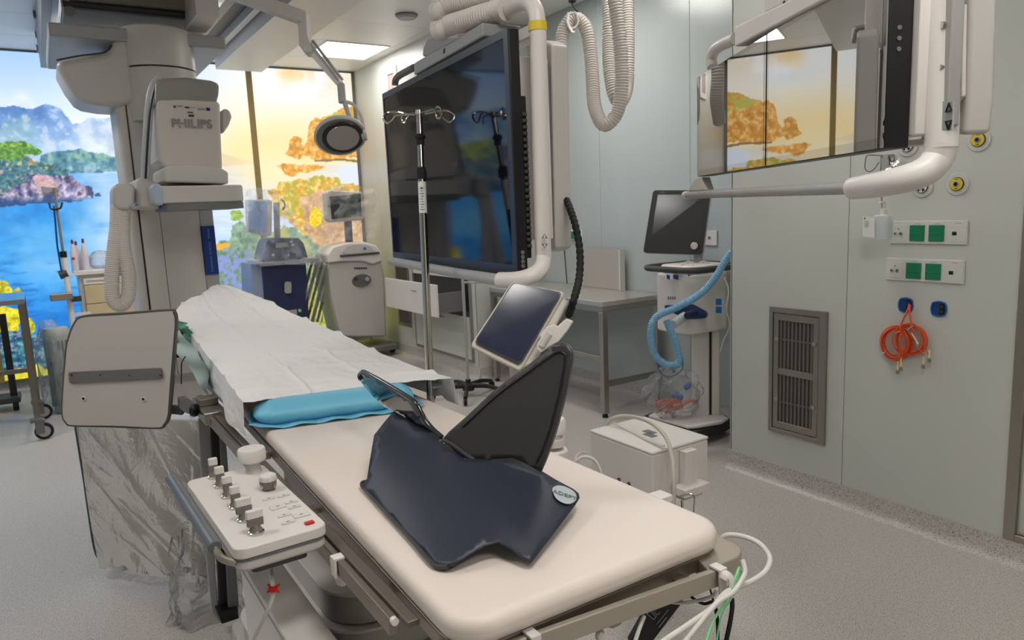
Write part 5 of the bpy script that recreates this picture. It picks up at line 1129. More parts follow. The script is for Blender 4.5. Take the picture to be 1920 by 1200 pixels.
bx((px_-.02, py_-.02, .835), (px_+.02, py_+.02, .875)).build('rail_clamp', steel, iv, bevel=.004)

# ============================================================ TABLET ON THE RIGHT RAIL
tc_ = [T(962, 529, 2.03), T(1055, 548, 2.03), T(976, 684, 1.96), T(889, 641, 1.97)]
tb_ = Plane(tc_[3], tc_[2]-tc_[3], tc_[0]-tc_[3]); tm = thing('touch_tablet', 'tilted dark touch tablet in a beige tray beside the large fin', 'tablet', (1.0, 1.75, .9))
def tq(u, v_, n=0):
    o = tc_[3]; return o+(tc_[2]-o)*u*(1-v_)+(tc_[0]-o)*v_*(1-u)+(tc_[1]-o)*u*v_+tb_.N*n
ro = rrect(0, 0, 1, 1, .07, 6)
MB().prism([tq(u, v_, 0) for u, v_ in ro], -tb_.N*.010).build('tablet_body', mat('tablet_edge', (70, 66, 66), .3), tm, bevel=.002)
MB().prism([tq(.02+u*.96, .015+v_*.97, .0003) for u, v_ in ro], tb_.N*.001).build('tablet_glass', scr_tab, tm, flat=True)
MB().prism([tq(-.04+u*1.10, -.06+v_*1.09, -.0105) for u, v_ in ro], -tb_.N*.018).build('tray', mat('tray_beige', (205, 198, 188), .4), tm, bevel=.005)
MB().prism([tq(u, v_, -.02) for u, v_ in ((.97, -.05), (1.22, .10), (1.22, .93), (.99, 1.0))], -tb_.N*.03).build('side_wing', mat('tray_beige', (205, 198, 188), .4), tm, bevel=.008)
ch = [T(x, y, 1.93) for x, y in ((1005, 655), (1008, 642), (1014, 636), (1012, 628), (1025, 613), (1040, 608), (1046, 612), (1062, 597), (1076, 602), (1066, 618), (1048, 640), (1030, 650), (1014, 662))]
MB().prism(ch, _f*.02).build('clip_holder', white, tm, bevel=.004)
MB().tube([T(1030, 626, 1.93), T(1016, 650, 1.93)], .009, 12).build('holder_barrel', grayw, tm)
MB().cyl(T(965, 672, 2.02), T(972, 740, 2.06), .018).build('neck', grayw, tm)
MB().cyl(T(972, 735, 2.06), Vector((1.03, T(975, 770, 2.1).y, .86)), .02).build('post', grayw, tm)
tm.location = (1.03, 1.9, .86)
for ch_ in tm.children: ch_.location = Vector((1.0, 1.75, .9))-tm.location
inj = thing('rail_joystick', 'cream round-topped controller on the right table rail behind the large fin', 'controller', (1.05, 1.62, .86))
ci = PZ(1040, 800, .95)
zz0 = .88
ci = PZ(1040, 855, zz0)
hgt = lambda y: zz0+(855-y)*.00115
MB().lathe([(.034, 0), (.034, .045), (.030, .05)], (ci.x, ci.y, zz0-.03), n=32).build('controller_base', white, inj, bevel=.002)
MB().lathe([(.030, .05), (.030, .068), (.024, .07), (.024, .08), (.033, .084), (.034, .11), (.030, .118), (.001, .12)], (ci.x-.004, ci.y, zz0-.02), n=32).build('controller_cap', white, inj)
MB().cyl((ci.x+.01, ci.y+.02, zz0+.08), (ci.x+.015, ci.y+.02, zz0+.14), .009).build('stem', lgray, inj)
q_ = Vector((ci.x+.02, ci.y+.02, zz0+.155)); MB().cyl(q_-_f*.004, q_+_f*.004, .017, n=24).build('eyelet', white, inj); MB().cyl(q_-_f*.0045, q_+_f*.0045, .004, n=12).build('eyelet_hole', dgray, inj)
MB().tube(spline([(ci.x+.02, ci.y-.03, zz0-.03), (ci.x+.05, ci.y-.05, zz0-.0), (ci.x+.08, ci.y-.07, zz0-.02), (ci.x+.09, ci.y-.09, zz0-.1)], 6), .004, 8).build('lead', cablew, inj)

# ============================================================ WHITE BOX UNIT
wb = thing('power_unit', 'white boxy power unit with an arched cable standing right of the table', 'device', (1.87, 2.0, 0))
xa, xb, ya, yb = 1.735, 2.02, 1.835, 2.185; zt2, zb3 = .62, .43
bx((xa, ya, zb3), (xb, yb, zt2-.012)).build('housing', white, wb, bevel=.006)
bx((xa-.002, ya-.002, zt2-.011), (xb+.002, yb+.002, zt2)).build('lid', white, wb, bevel=.005)
for f in (.35, .6): bx((xa+.08+.1*f, ya+.08+.12*f, zt2), (xa+.11+.1*f, ya+.082+.12*f+.05, zt2+.0015)).build('lid_slot', mgray, wb)
for k in (0, 1):
    p_ = Vector((xa-.001, yb-.17-k*.055, zb3+.035)); MB().cyl(p_, p_-Vector((.005, 0, 0)), .007, n=16).build('socket_ring', dgray, wb); MB().cyl(p_-Vector((.004, 0, 0)), p_-Vector((.007, 0, 0)), .003, n=12).build('socket_pin', chrome, wb)
bx((xa+.13, ya-.035, zb3+.04), (xa+.19, ya-.002, zt2-.02)).build('cable_bracket', white, wb, bevel=.003)
bx((xa+.09, ya-.07, zb3+.015), (xa+.22, ya-.002, zb3+.045)).build('shelf_bracket', white, wb, bevel=.003)
bx((xa+.15, ya-.006, zb3-.03), (xa+.25, ya+.1, zb3-.001)).build('lower_housing', grayw, wb, bevel=.004)
MB().cyl(((xa+xb)/2, (ya+yb)/2+.02, .05), ((xa+xb)/2, (ya+yb)/2+.02, zb3), .03).build('stand_column', grayw, wb)
bx((xa+.02, ya+.03, .012), (xb-.02, yb-.03, .05)).build('stand_base', grayw, wb, bevel=.01)
for xx in (xa+.04, xb-.04):
    for yy in (ya+.05, yb-.05): MB().cyl((xx-.008, yy, .013), (xx+.008, yy, .013), .013, n=16).build('caster', rubber, wb)
def wz(x, y, z): return PZ(x, y, z)
MB().tube(spline([T(1136, 800, 2.93), T(1145, 786, 2.92), T(1175, 780, 2.87), T(1215, 790, 2.72), T(1245, 815, 2.62), T(1259, 850, 2.55), T(1264, 900, 2.5), T(1262, 960, 2.5), T(1258, 1010, 2.5)], 8), .0075, 12).build('arched_cable', mat('cable_cream', (196, 190, 176), .45), wb)
MB().tube(spline([T(1150, 793, 2.9), T(1180, 808, 2.83), T(1215, 826, 2.7), T(1245, 836, 2.6)], 6), .004, 8).build('thin_cable', cablew, wb)
MB().tube(spline([T(1103, 850, 2.9), T(1090, 848, 2.9), T(1080, 858, 2.88), T(1082, 875, 2.85)], 6), .004, 8).build('thin_cable', cablew, wb)
MB().tube(spline([T(1275, 930, 2.45), T(1300, 928, 2.42), T(1301, 950, 2.42), T(1300, 975, 2.42)], 4), .003, 8).build('wire_hook', chrome, wb)

# ============================================================ STEEL TABLE AND WALL THINGS OF THE RECESS
st = thing('steel_table', 'stainless steel worktable against the recessed wall left of the ventilator', 'table', (3.5, 4.6, 0))
sx0, sx1, sy0, sy1, sz = 3.20, 3.775, 3.86, 5.38, .83
bx((sx0, sy0, sz-.035), (sx1, sy1, sz)).build('tabletop', mat('worktop_steel', (196, 192, 186), .32, .6), st, bevel=.003)
bx((sx0+.004, sy0+.004, sz-.075), (sx1-.01, sy1-.004, sz-.036)).build('apron', steel, st, bevel=.002)
for xx in (sx0+.02, sx1-.04):
    for yy in (sy0+.02, sy1-.04):
        bx((xx-.02, yy-.02, .03), (xx+.025, yy+.025, sz-.075)).build('leg', steel, st, bevel=.003)
        MB().cyl((xx, yy, 0.002), (xx, yy, .03), .022, .016, n=16).build('foot', rubber, st)
for yy in (sy0+.02, sy1-.04): bx((sx0+.05, yy-.012, .22), (sx1-.065, yy+.012, .26)).build('stretcher', steel, st, bevel=.002)
bx((sx0+.012, sy0+.05, .40), (sx0+.036, sy1-.065, .44)).build('stretcher', steel, st, bevel=.002)
pb0, pb1 = PX(1090, 466, 3.74), PX(1167, 538, 3.74)
o = bx((3.735, pb1.y, sz+.002), (3.75, pb0.y, pb0.z)).build('leaning_board', mat('board_taupe', (176, 168, 160), .5)); tag(o, 'plain taupe board leaning on the wall on the steel table', 'board'); 
o = bx((3.70, pb1.y-.022, sz+.002), (3.75, pb1.y-.006, pb0.z+.005)).build('board_stand', mat('board_pale', (205, 200, 195), .5)); tag(o, 'pale narrow upright edge panel beside the taupe board', 'panel')
def wallB(x, y, v=3.786): return PX(x, y, v)
c_ = wallB(1076, 441); t = thing('socket_plate', 'wall socket with a green plug above the steel table', 'socket', (3.785, c_.y, c_.z))
bx((3.778, c_.y-.12, c_.z-.04), (3.7865, c_.y+.12, c_.z+.045)).build('plate', white, t, bevel=.002)
bx((3.766, c_.y-.085, c_.z-.03), (3.778, c_.y+.02, c_.z+.032)).build('outlet_cover', green, t, bevel=.003)
MB().cyl((3.775, c_.y+.055, c_.z+.005), (3.735, c_.y+.05, c_.z-.005), .022, .012, n=16).build('plug', green, t)
MB().tube(spline([(3.74, c_.y+.05, c_.z-.005), (3.72, c_.y+.055, c_.z-.04), (3.73, c_.y+.06, c_.z-.2), (3.74, c_.y+.055, sz+.01)], 6), .005, 8).build('power_lead', dgray, t)
c_ = wallB(1334, 446); t = thing('socket_plate', 'small wall socket behind the right edge of the ventilator screen', 'socket', (3.785, c_.y, c_.z))
bx((3.778, c_.y-.05, c_.z-.05), (3.7865, c_.y+.06, c_.z+.05)).build('plate', white, t, bevel=.002)
MB().cyl((3.779, c_.y+.012, c_.z), (3.7765, c_.y+.012, c_.z), .012, n=16).build('earth_hole', mgray, t)

# ============================================================ VENTILATOR
ve = thing('ventilator', 'white wheeled ventilator with dark tilted screen and pale blue breathing hose', 'ventilator', (3.42, 3.25, 0))
tv = 4.9
vs_ = [T(1225, 357, 4.78), T(1333, 357, 4.62), T(1317, 478, 4.66), T(1206, 474, 4.80)]
def vq(u, v_, n=0): return vs_[3]*(1-u)*(1-v_)+vs_[2]*u*(1-v_)+vs_[0]*(1-u)*v_+vs_[1]*u*v_+VN*n
VN = (vs_[1]-vs_[0]).cross(vs_[0]-vs_[3]).normalized(); VN = VN if VN.dot(CAM-vs_[0]) > 0 else -VN
ro = rrect(0, 0, 1, 1, .05, 5)
MB().prism([vq(u, v_, 0) for u, v_ in ro], -VN*.045).build('monitor_back', lgray, ve, bevel=.006)
MB().prism([vq(u, v_, .0005) for u, v_ in ro], VN*.006).build('monitor_front', mat('front_dark', (46, 46, 48), .35), ve, bevel=.002)
MB().prism([vq(u, v_, .0068) for u, v_ in ((.10, .27), (.93, .27), (.93, .93), (.10, .93))], VN*.0008).build('monitor_glass', scr_vent, ve, flat=True)
MB().cyl(vq(.86, .13, .006), vq(.86, .13, .03), .024, n=28).build('dial', chrome, ve, bevel=.003)
for k in range(5): MB().prism([vq(.64+.025*k+a, .125+b, .0066) for a, b in ((0, 0), (.02, 0), (.02, .02), (0, .02))], VN*.0006).build('printed_mark', lgray, ve)
for k in range(4): MB().prism([vq(.13+.022*k+a, .957+b, .0066) for a, b in ((0, 0), (.018, 0), (.018, .018), (0, .018))], VN*.0006).build('printed_mark', mgray, ve)
for k in range(4): 
    pp = [vq(.10+.09*k+a, .09+b) for a, b in ((0, 0), (.06, 0), (.06, .05), (0, .05))]; qq = [vq(.108+.09*k+a, .098+b) for a, b in ((0, 0), (.044, 0), (.044, .034), (0, .034))]
    MB().ring([p+VN*.0066 for p in pp], [p+VN*.0066 for p in qq], VN*.001).build('soft_key', mgray, ve)
VC = T(1297, 560, 4.72); vx, vy = VC.x, VC.y
def vz(y): return T(1290, y, 4.7).z
MB().cyl(T(1309, 470, 4.75), T(1309, 510, 4.75), .03).build('monitor_neck', lgray, ve)
def ovx(r1, r2, z0, z1): return MB().prism([(vx+x, vy+y, z0) for x, y in rrect(-r1, -r2, r1, r2, min(r1, r2)*.5, 6)], (0, 0, z1-z0))
ang_ = math.radians(0)
z_top, z_mid = vz(510), vz(620)
ovx(.19, .17, z_mid, z_top).build('main_housing', white, ve, bevel=.015)
ovx(.17, .15, z_top, z_top+.055).build('top_shelf', white, ve, bevel=.02)
hnd = [(vx+x, vy+y, z_top+.035) for x, y in rrect(-.235, -.23, .235, .22, .09, 6)]
MB().tube(hnd, .019, 12, closed=True).build('grab_handle', mat('handle_dark', (62, 60, 60), .45), ve)
for a, b in ((-.2, 0), (.2, 0)): bx((vx+min(a, a*.8)-.02, vy-.03, z_top+.01), (vx+max(a, a*.8)+.02, vy+.03, z_top+.04)).build('handle_strut', lgray, ve)
fd = (CAM-Vector((vx, vy, 1.5))); fd.z = 0; fd.normalize(); sd2 = Vector((-fd.y, fd.x, 0)); sd2 = sd2 if sd2.dot(_r) > 0 else -sd2
def vf(x, y, v_=4.55): return T(x, y, v_)
MB().prism([vf(x, y, 4.50) for x, y in ((1247, 512), (1300, 516), (1300, 527), (1247, 523))], fd*.003).build('front_label', mat('label_white', (222, 222, 220), .5), ve)
for (a, b) in ((1250, 1256), (1262, 1272), (1290, 1298)): MB().prism([vf(a, 515, 4.495), vf(b, 516, 4.495), vf(b, 525, 4.495), vf(a, 522, 4.495)], fd*.003).build('printed_mark', mat('flag_blue', (30, 40, 120), .5), ve)
for k in range(4): MB().prism([vf(x, y, 4.52) for x, y in ((1252+4*k, 556), (1255+4*k, 556), (1255+4*k, 562), (1252+4*k, 562))], fd*.003).build('printed_mark', mgray, ve)
MB().prism([vf(x, y, 4.52) for x, y in ((1246, 572), (1300, 570), (1326, 584), (1324, 596), (1290, 598), (1247, 580))], fd*.02).build('port_panel', mat('port_navy', (28, 56, 104), .4), ve, bevel=.004)
MB().cyl(vf(1285, 592, 4.5), vf(1262, 608, 4.44), .028).build('exhale_valve', mat('valve_clear', (206, 210, 212), .2), ve, bevel=.004)
MB().cyl(vf(1304, 585, 4.5), vf(1288, 592, 4.42), .022).build('inlet_port', mat('port_dark', (30, 50, 84), .35), ve, bevel=.004)
MB().cyl(vf(1322, 590, 4.5), vf(1318, 592, 4.46), .018).build('filter_port', mat('port_dark', (30, 50, 84), .35), ve)
for yy in (566, 581): MB().prism([vf(x, y, 4.53) for x, y in ((1342, yy-6), (1353, yy-6), (1353, yy+6), (1342, yy+6))], fd*.003).build('blue_sticker', bluebox, ve)
zb_ = vz(785)
MB().prism([T(x, y, 4.66) for x, y in ((1297, 610), (1330, 612), (1330, 790), (1296, 790))]+[], -fd*.09).build('column', white, ve, bevel=.012)
MB().prism([T(x, y, 4.69) for x, y in ((1334, 612), (1350, 612), (1350, 785), (1334, 788))], -fd*.07).build('rear_column', white, ve, bevel=.01)
MB().prism([T(x, y, 4.70) for x, y in ((1330, 615), (1335, 615), (1335, 785), (1330, 785))], -fd*.05).build('column_groove', black, ve)
bo = [PZ(x, y, .13) for x, y in ((1216, 778), (1228, 772), (1296, 776), (1352, 778), (1366, 782), (1354, 790), (1306, 798), (1290, 799))]
MB().prism(bo, (0, 0, -.02)).build('base_plate', white, ve, bevel=.006)
bo2 = [PZ(x, y, .105) for x, y in ((1198, 782), (1224, 772), (1300, 776), (1364, 779), (1372, 787), (1352, 796), (1308, 808), (1290, 806))]
MB().prism(bo2, (0, 0, -.06)).build('base_bumper', mat('bumper_dark', (52, 50, 50), .5), ve, bevel=.01)
for x, y in ((1215, 790), (1300, 812), (1355, 800), (1290, 785)):
    p_ = PZ(x, y, .033); MB().cyl(p_-Vector((.012, 0, 0)), p_+Vector((.012, 0, 0)), .033, n=20).build('caster', rubber, ve)
bh = MB().tube(dense(spline([T(x, y, d) for x, y, d in ((1375, 470, 4.2), (1358, 492, 4.25), (1340, 522, 4.3), (1312, 552, 4.35), (1270, 576, 4.38), (1234, 592, 4.4), (1222, 610, 4.4), (1221, 640, 4.42), (1230, 668, 4.42), (1250, 684, 4.42), (1268, 684, 4.42), (1273, 670, 4.42), (1266, 640, 4.42), (1254, 612, 4.42), (1249, 600, 4.42))], 16), .004), corr(.0215, .0016, .013), 16)
bh.build('breathing_hose', bluehose, ve)
MB().tube(spline([T(x, y, 4.44) for x, y in ((1226, 600), (1226, 640), (1234, 690), (1250, 706), (1268, 702), (1280, 688), (1276, 660), (1262, 636))], 8), .003, 6).build('thin_line', mat('teal_line', (40, 100, 120), .4), ve)
MB().tube(spline([T(x, y, 4.5) for x, y in ((1358, 520), (1366, 545), (1362, 580), (1368, 610), (1356, 640), (1350, 660))], 8), .004, 6).build('grey_line', cablew, ve)
MB().tube(spline([T(x, y, 4.6) for x, y in ((1275, 500), (1290, 490), (1305, 496), (1320, 490), (1340, 500))], 8), .004, 6).build('grey_line', cablew, ve)
MB().cyl(T(1279, 503, 4.6), T(1279, 497, 4.6), .014).build('red_button', redm, ve)
bgb = thing('accessory_bag', 'clear plastic bag of orange and blue parts on the ventilator base', 'bag', PZ(1262, 776, .13))
bc_ = T(1262, 738, 4.62)
def bagf(u, v_):
    a = u*6.283; b_ = v_*3.1416; r_ = 1+.12*math.sin(5*a+3*b_)+.08*math.sin(9*a-5*b_)
    return bc_+_r*(.175*r_*math.cos(a)*math.sin(b_))+Vector((0, 0, .155*math.cos(b_)*r_-.0))+_f*(.09*r_*math.sin(a)*math.sin(b_))
MB().grid(bagf, 60, 36).build('bag_film', film_mat('bag_film', a0=.10, a1=.5, bump=1, scale=14), bgb)
for k in range(9):
    x, y = random.uniform(1240, 1292), random.uniform(755, 772); a = T(x-14, y+3, 4.60); b_ = T(x+12, y-5, 4.62)
    MB().tube(spline([a, a.lerp(b_, .5)+Vector((0, 0, .012)), b_], 5), .010, 8).build('orange_tube', mat('tube_salmon', (226, 128, 100), .45), bgb)
for x, y in ((1262, 744), (1286, 728), (1272, 750)): MB().lathe([(.016, 0), (.02, .02), (.012, .045)], T(x, y, 4.62), (1, .2, .5), n=12).build('blue_fitting', mat('fit_blue', (90, 120, 200), .4), bgb)

# ============================================================ FAR WALL: BUILT-IN DRAWERS, GRILLE, HATCH
fc = thing('drawer_cabinet', 'white drawer cabinet in the far wall with one drawer standing open', 'cabinet', (XA, 6.1, .12))
g0, g1 = PX(785, 520, XA), PX(886, 530, XA)
cy0, cy1, cz0, cz1 = 5.60, 6.78, .135, 1.02
MB().ring([Vector((XA-.001, a, b)) for a, b in ((cy1, cz0), (cy0, cz0), (cy0, cz1), (cy1, cz1))], [Vector((XA-.001, a, b)) for a, b in ((cy1-.02, cz0+.02), (cy0+.02, cz0+.02), (cy0+.02, cz1-.02), (cy1-.02, cz1-.02))], (-.02, 0, 0)).build('cabinet_frame', mat('frame_taupe', (140, 136, 130), .5, .3), fc)
bx((XA-.004, cy0+.02, cz0+.02), (XA-.001, cy1-.02, cz1-.02)).build('cabinet_inside', dgray, fc)
bx((XA-.022, cy0+.025, .89), (XA-.005, cy1-.025, cz1-.025)).build('drawer_front', white, fc, bevel=.002)
bx((XA-.022, cy0+.025, cz0+.025), (XA-.005, cy1-.025, .545)).build('drawer_front', wallm, fc, bevel=.002)
for yy in (6.2,): MB().tube(spline([(XA-.022, yy+.08, .50), (XA-.045, yy+.06, .505), (XA-.045, yy-.06, .505), (XA-.022, yy-.08, .50)], 4), .007, 8).build('handle', steel, fc)
bx((XA-.30, cy0+.10, .57), (XA-.28, cy1+.05, .86)).build('open_drawer_front', white, fc, bevel=.003)['label'] = 'front of the pulled-out drawer'
bx((XA-.28, cy0+.12, .60), (XA-.02, cy0+.135, .78)).build('drawer_side', mgray, fc); bx((XA-.28, cy1-.13, .60), (XA-.02, cy1-.115, .78)).build('drawer_side', mgray, fc)
bx((XA-.28, cy0+.135, .60), (XA-.02, cy1-.13, .61)).build('drawer_floor', lgray, fc)
MB().tube([(XA-.302, 6.22, .78), (XA-.312, 6.16, .78), (XA-.302, 6.10, .78)], .004, 6).build('handle', steel, fc)
bx((XA-.02, cy0+.03, .60), (XA-.006, cy0+.10, .84)).build('cabinet_gap', black, fc)
gr0, gr1 = PX(742, 502, XA), PX(770, 612, XA)
gv = thing('vent_grille', 'tall dull steel return grille on the far wall left of the drawers', 'vent', (XA, 7.05, .3))
MB().ring([Vector((XA-.001, a, b)) for a, b in ((7.22, .31), (6.90, .31), (6.90, .96), (7.22, .96))], [Vector((XA-.001, a, b)) for a, b in ((7.19, .34), (6.93, .34), (6.93, .93), (7.19, .93))], (-.012, 0, 0)).build('frame', mat('vent_steel', (150, 144, 136), .38, .85), gv)
bx((XA-.006, 6.93, .34), (XA-.001, 7.19, .93)).build('mesh_panel', mat('vent_slat', (112, 106, 100), .5, .3), gv)
bx((XA-.009, 6.93, .625), (XA-.002, 7.19, .645)).build('cross_bar', mat('vent_steel', (150, 144, 136), .38, .85), gv)
for k in range(8): bx((XA-.008, 6.945+.03*k, .345), (XA-.006, 6.955+.03*k, .925)).build('slat', mat('vent_dark', (66, 62, 58), .7), gv)
h0, h1 = PX(724, 131, XA), PX(748, 184, XA)
ht = thing('wall_hatch', 'small framed window hatch high on the far wall above the large display', 'hatch', (XA, (h0.y+h1.y)/2, h1.z))
MB().ring([Vector((XA-.001, a, b)) for a, b in ((h0.y, h1.z-.1), (h1.y, h1.z-.1), (h1.y, h0.z), (h0.y, h0.z))], [Vector((XA-.001, a, b)) for a, b in ((h0.y-.05, h1.z-.05), (h1.y+.06, h1.z-.05), (h1.y+.06, h0.z-.06), (h0.y-.05, h0.z-.06))], (-.015, 0, 0)).build('frame', white, ht)
bx((XA-.004, h1.y+.06, h1.z-.05), (XA-.001, h0.y-.05, h0.z-.06)).build('pane', mat('hatch_rose', (176, 150, 144), .2), ht)

# rolling stand by the drawers
rs = thing('rolling_stand', 'slim grey rolling stand with a black five-star base behind the table', 'stand', (2.68, 4.85, 0))
sb = PZ(878, 722, .09); bxx, byy = sb.x, sb.y
MB().cyl((bxx, byy, .08), (bxx, byy, 1.45), .0125, n=16).build('pole', lgray, rs)
MB().lathe([(.05, .05), (.05, .09), (.025, .11), (.02, .14)], (bxx, byy, 0), n=20).build('hub', black, rs)
for k in range(5):
    a = .35+k*1.2566; e = Vector((bxx+.30*math.cos(a), byy+.30*math.sin(a), .06))
    MB().tube(spline([Vector((bxx, byy, .085)), Vector((bxx+.16*math.cos(a), byy+.16*math.sin(a), .09)), e], 5), lambda L: .022-.02*L, 10).build('leg', black, rs)
    MB().cyl(e-Vector((math.sin(a)*-.012, math.cos(a)*.012, .03)), e+Vector((math.sin(a)*-.012, math.cos(a)*.012, -.03)), .027, n=16).build('caster', rubber, rs)
bx((bxx+.12, byy-.3, .90), (bxx+.25, byy-.1, .96)).build('small_tray', white, rs, bevel=.005)
MB().tube([(bxx, byy, .93), (bxx+.13, byy-.2, .93)], .008, 8).build('tray_arm', lgray, rs)
# ============================================================ CARTS BEFORE THE MURAL
wc = thing('console_cart', 'white medical console cart with plastic-covered monitor before the sunset print', 'medical cart', PY(672, 630, 7.2))
v = 7.15
wc.location = Vector((PY(672, 600, v).x, 7.35, 0))
def Yp(x, y, d=0): return PY(x, y, v+d)
MB().prism([Yp(x, y) for x, y in ((612, 492), (716, 484), (722, 520), (726, 632), (640, 632), (622, 560))], (0, .45, 0)).build('cabinet', mat('cart_white', (190, 184, 180), .42), wc, bevel=.03)
MB().prism([Yp(x, y, -.04) for x, y in ((616, 494), (613, 478), (624, 462), (650, 455), (682, 453), (706, 460), (716, 474), (715, 490), (700, 496), (680, 490), (645, 490))], (0, .40, 0)).build('console_top', white, wc, bevel=.02)
MB().prism([Yp(x, y, -.045) for x, y in ((641, 472), (650, 461), (672, 457), (694, 461), (703, 471), (690, 476), (650, 479))], (0, -.01, 0)).build('console_oval', grayw, wc, bevel=.004)
MB().tube([Yp(638, 480, -.06), Yp(711, 474, -.06)], .012, 12).build('grab_handle', dgray, wc)
c_ = Yp(684, 466, -.06); MB().cyl(c_, c_-Vector((0, .006, 0)), .014, n=16).build('blue_button', bluebox, wc)
c_ = Yp(678, 526, -.008); MB().lathe([(.105, 0), (.10, .012), (.001, .014)], c_, (0, -1, 0), n=36, sx=1, sy=.62, x=(0, 0, 1) if False else None).build('oval_plate', mat('oval_grey', (98, 98, 98), .4), wc)
for x in (667, 688): c2 = Yp(x, 523, -.02); MB().cyl(c2, c2-Vector((0, .012, 0)), .022, n=16).build('socket', dgray if x == 667 else lgray, wc)
for xa_, xb_ in ((664, 667), (668, 671), (672, 675), (676, 680), (681, 684), (685, 688)): a, b_ = Yp(xa_, 501.5), Yp(xb_, 504.5); bx((a.x, v-.006, b_.z), (b_.x, v+.01, a.z)).build('printed_mark', mat('print_navy', (70, 66, 92), .5), wc)
MB().prism([Yp(x, y, .05) for x, y in ((610, 362), (617, 357), (679, 360), (683, 366), (684, 406), (680, 413), (622, 417), (614, 412))], (0, .12, 0)).build('monitor', mat('monitor_cream', (200, 192, 182), .45), wc, bevel=.01)
MB().prism([Yp(x, y, .045) for x, y in ((618, 369), (676, 363), (678, 405), (622, 411))], (0, -.004, 0)).build('monitor_screen', scr_vent, wc)
MB().cyl(Yp(652, 412, .12), Yp(655, 460, .12), .04).build('monitor_neck', mgray, wc)
def cov(u, v_):
    x = 601+(4+100*u)+(3*math.sin(20*v_))*(1 if u < .5 else -1)*abs(u-.5)*2; y = 352+6*math.sin(3.14*u)*-1+v_*104
    return Yp(x, y, .0+.22*abs(u-.5)**2*2+.02*math.sin(17*u+9*v_)+.012*math.sin(31*v_+8*u))
MB().grid(cov, 50, 50).build('plastic_cover', film_mat('cover_film', a0=.14, a1=.6, bump=1, scale=9), wc)
bx((wc.location.x-.36, 7.1, .06), (wc.location.x+.40, 7.62, .12)).build('base_tray', mgray, wc, bevel=.015)
q_ = PZ(735, 652, .05); MB().cyl(q_-Vector((.02, 0, .0)), q_+Vector((.02, 0, 0)), .048, n=24).build('caster', dgray, wc); bx((q_.x-.012, q_.y-.03, .08), (q_.x+.03, q_.y+.03, .13)).build('caster_fork', chrome, wc); bx((q_.x-.02, q_.y-.06, .10), (q_.x+.02, q_.y-.03, .125)).build('brake_pedal', mat('brake_green', (70, 190, 150), .4), wc)
MB().cyl((wc.location.x-.3, 7.2, .055), (wc.location.x-.26, 7.2, .055), .05, n=20).build('caster', dgray, wc)
nc = thing('pump_cart', 'navy fronted medical cart under a clear plastic sheet before the mural', 'medical cart', Vector((PY(524, 600, v).x, 7.3, 0)))
MB().prism([Yp(x, y) for x, y in ((491, 497), (574, 492), (578, 545), (580, 660), (505, 660), (496, 560))], (0, .45, 0)).build('cabinet', navyc, nc, bevel=.01)
MB().prism([Yp(x, y, .02) for x, y in ((470, 494), (492, 498), (506, 660), (478, 660))], (0, .42, 0)).build('side_panel', mat('side_blue_grey', (136, 146, 172), .45), nc, bevel=.01)
MB().prism([Yp(x, y, -.03) for x, y in ((489, 492), (600, 483), (598, 489), (580, 493), (490, 500))], (0, .5, 0)).build('shelf', lgray, nc, bevel=.004)
MB().prism([Yp(x, y, -.01) for x, y in ((492, 488), (500, 455), (508, 446), (560, 446), (570, 456), (578, 483))], (0, .35, 0)).build('control_unit', navyc, nc, bevel=.012)
MB().prism([Yp(x, y, -.02) for x, y in ((505, 468), (506, 452), (556, 449), (566, 464))], (0, -.006, 0)).build('display_frame', mat('frame_navy_dark', (24, 28, 48), .35), nc)
MB().prism([Yp(x, y, -.03) for x, y in ((517, 465), (517, 456), (538, 455), (541, 463))], (0, -.004, 0)).build('display', lgray, nc)
for x, y in ((546, 453), (549, 459), (512, 478), (540, 478)): c_ = Yp(x, y, -.03); MB().cyl(c_, c_-Vector((0, .008, 0)), .014, n=12).build('button', white, nc)
MB().prism([Yp(x, y, -.012) for x, y in rrect(533, 528, 546, 550, 4, 3)], (0, -.01, 0)).build('latch', lgray, nc, bevel=.002)
MB().prism([Yp(x, y, -.012) for x, y in ((520, 585), (556, 580), (557, 592), (525, 597))], (0, -.004, 0)).build('label_strip', lgray, nc)
c_ = Yp(562, 582, -.012); MB().cyl(c_, c_-Vector((0, .005, 0)), .016, n=16).build('green_dot', cableg, nc)
MB().prism([Yp(x, y, .05) for x, y in ((463, 374), (505, 374), (511, 376), (510, 440), (502, 444), (466, 434))], (0, .10, 0)).build('monitor', mat('monitor_cream', (200, 192, 182), .45), nc, bevel=.01)
MB().prism([Yp(x, y, .045) for x, y in ((465, 379), (500, 378), (499, 437), (466, 430))], (0, -.004, 0)).build('monitor_screen', mat('screen_pale_blue', (140, 165, 205), .3), nc)
MB().cyl(Yp(518, 380, .2), Yp(520, 448, .2), .03).build('monitor_post', lgray, nc)
MB().tube(spline([Yp(x, y, .2) for x, y in ((526, 374), (532, 378), (534, 386), (530, 394))], 5), .008, 8).build('cable_hook', dgray, nc)
def cov2(u, v_):
    xl2 = 462-10*math.sin(3.1*v_)+2*v_*0; xr2 = 516+96*v_**.9
    x = xl2+(xr2-xl2)*u; y = 352+v_*(142+4*u)+8*abs(u-.4)*(1-v_); return Yp(x, y, -.10+.25*abs(u-.5)**2+.03*math.sin(13*u+7*v_)+.015*math.sin(29*u-11*v_))
MB().grid(cov2, 60, 60).build('plastic_cover', film_mat('cover_film_blue', (215, 225, 240), a0=.22, a1=.75, bump=1, scale=8), nc)
def cov3(u, v_): x = 577+u*34-6*v_; y = 486+v_*118; return Yp(x, y, .02+.04*math.sin(11*u+8*v_))
MB().grid(cov3, 30, 40).build('plastic_tail', film_mat('tail_film', a0=.12, a1=.55, bump=1, scale=10), nc)
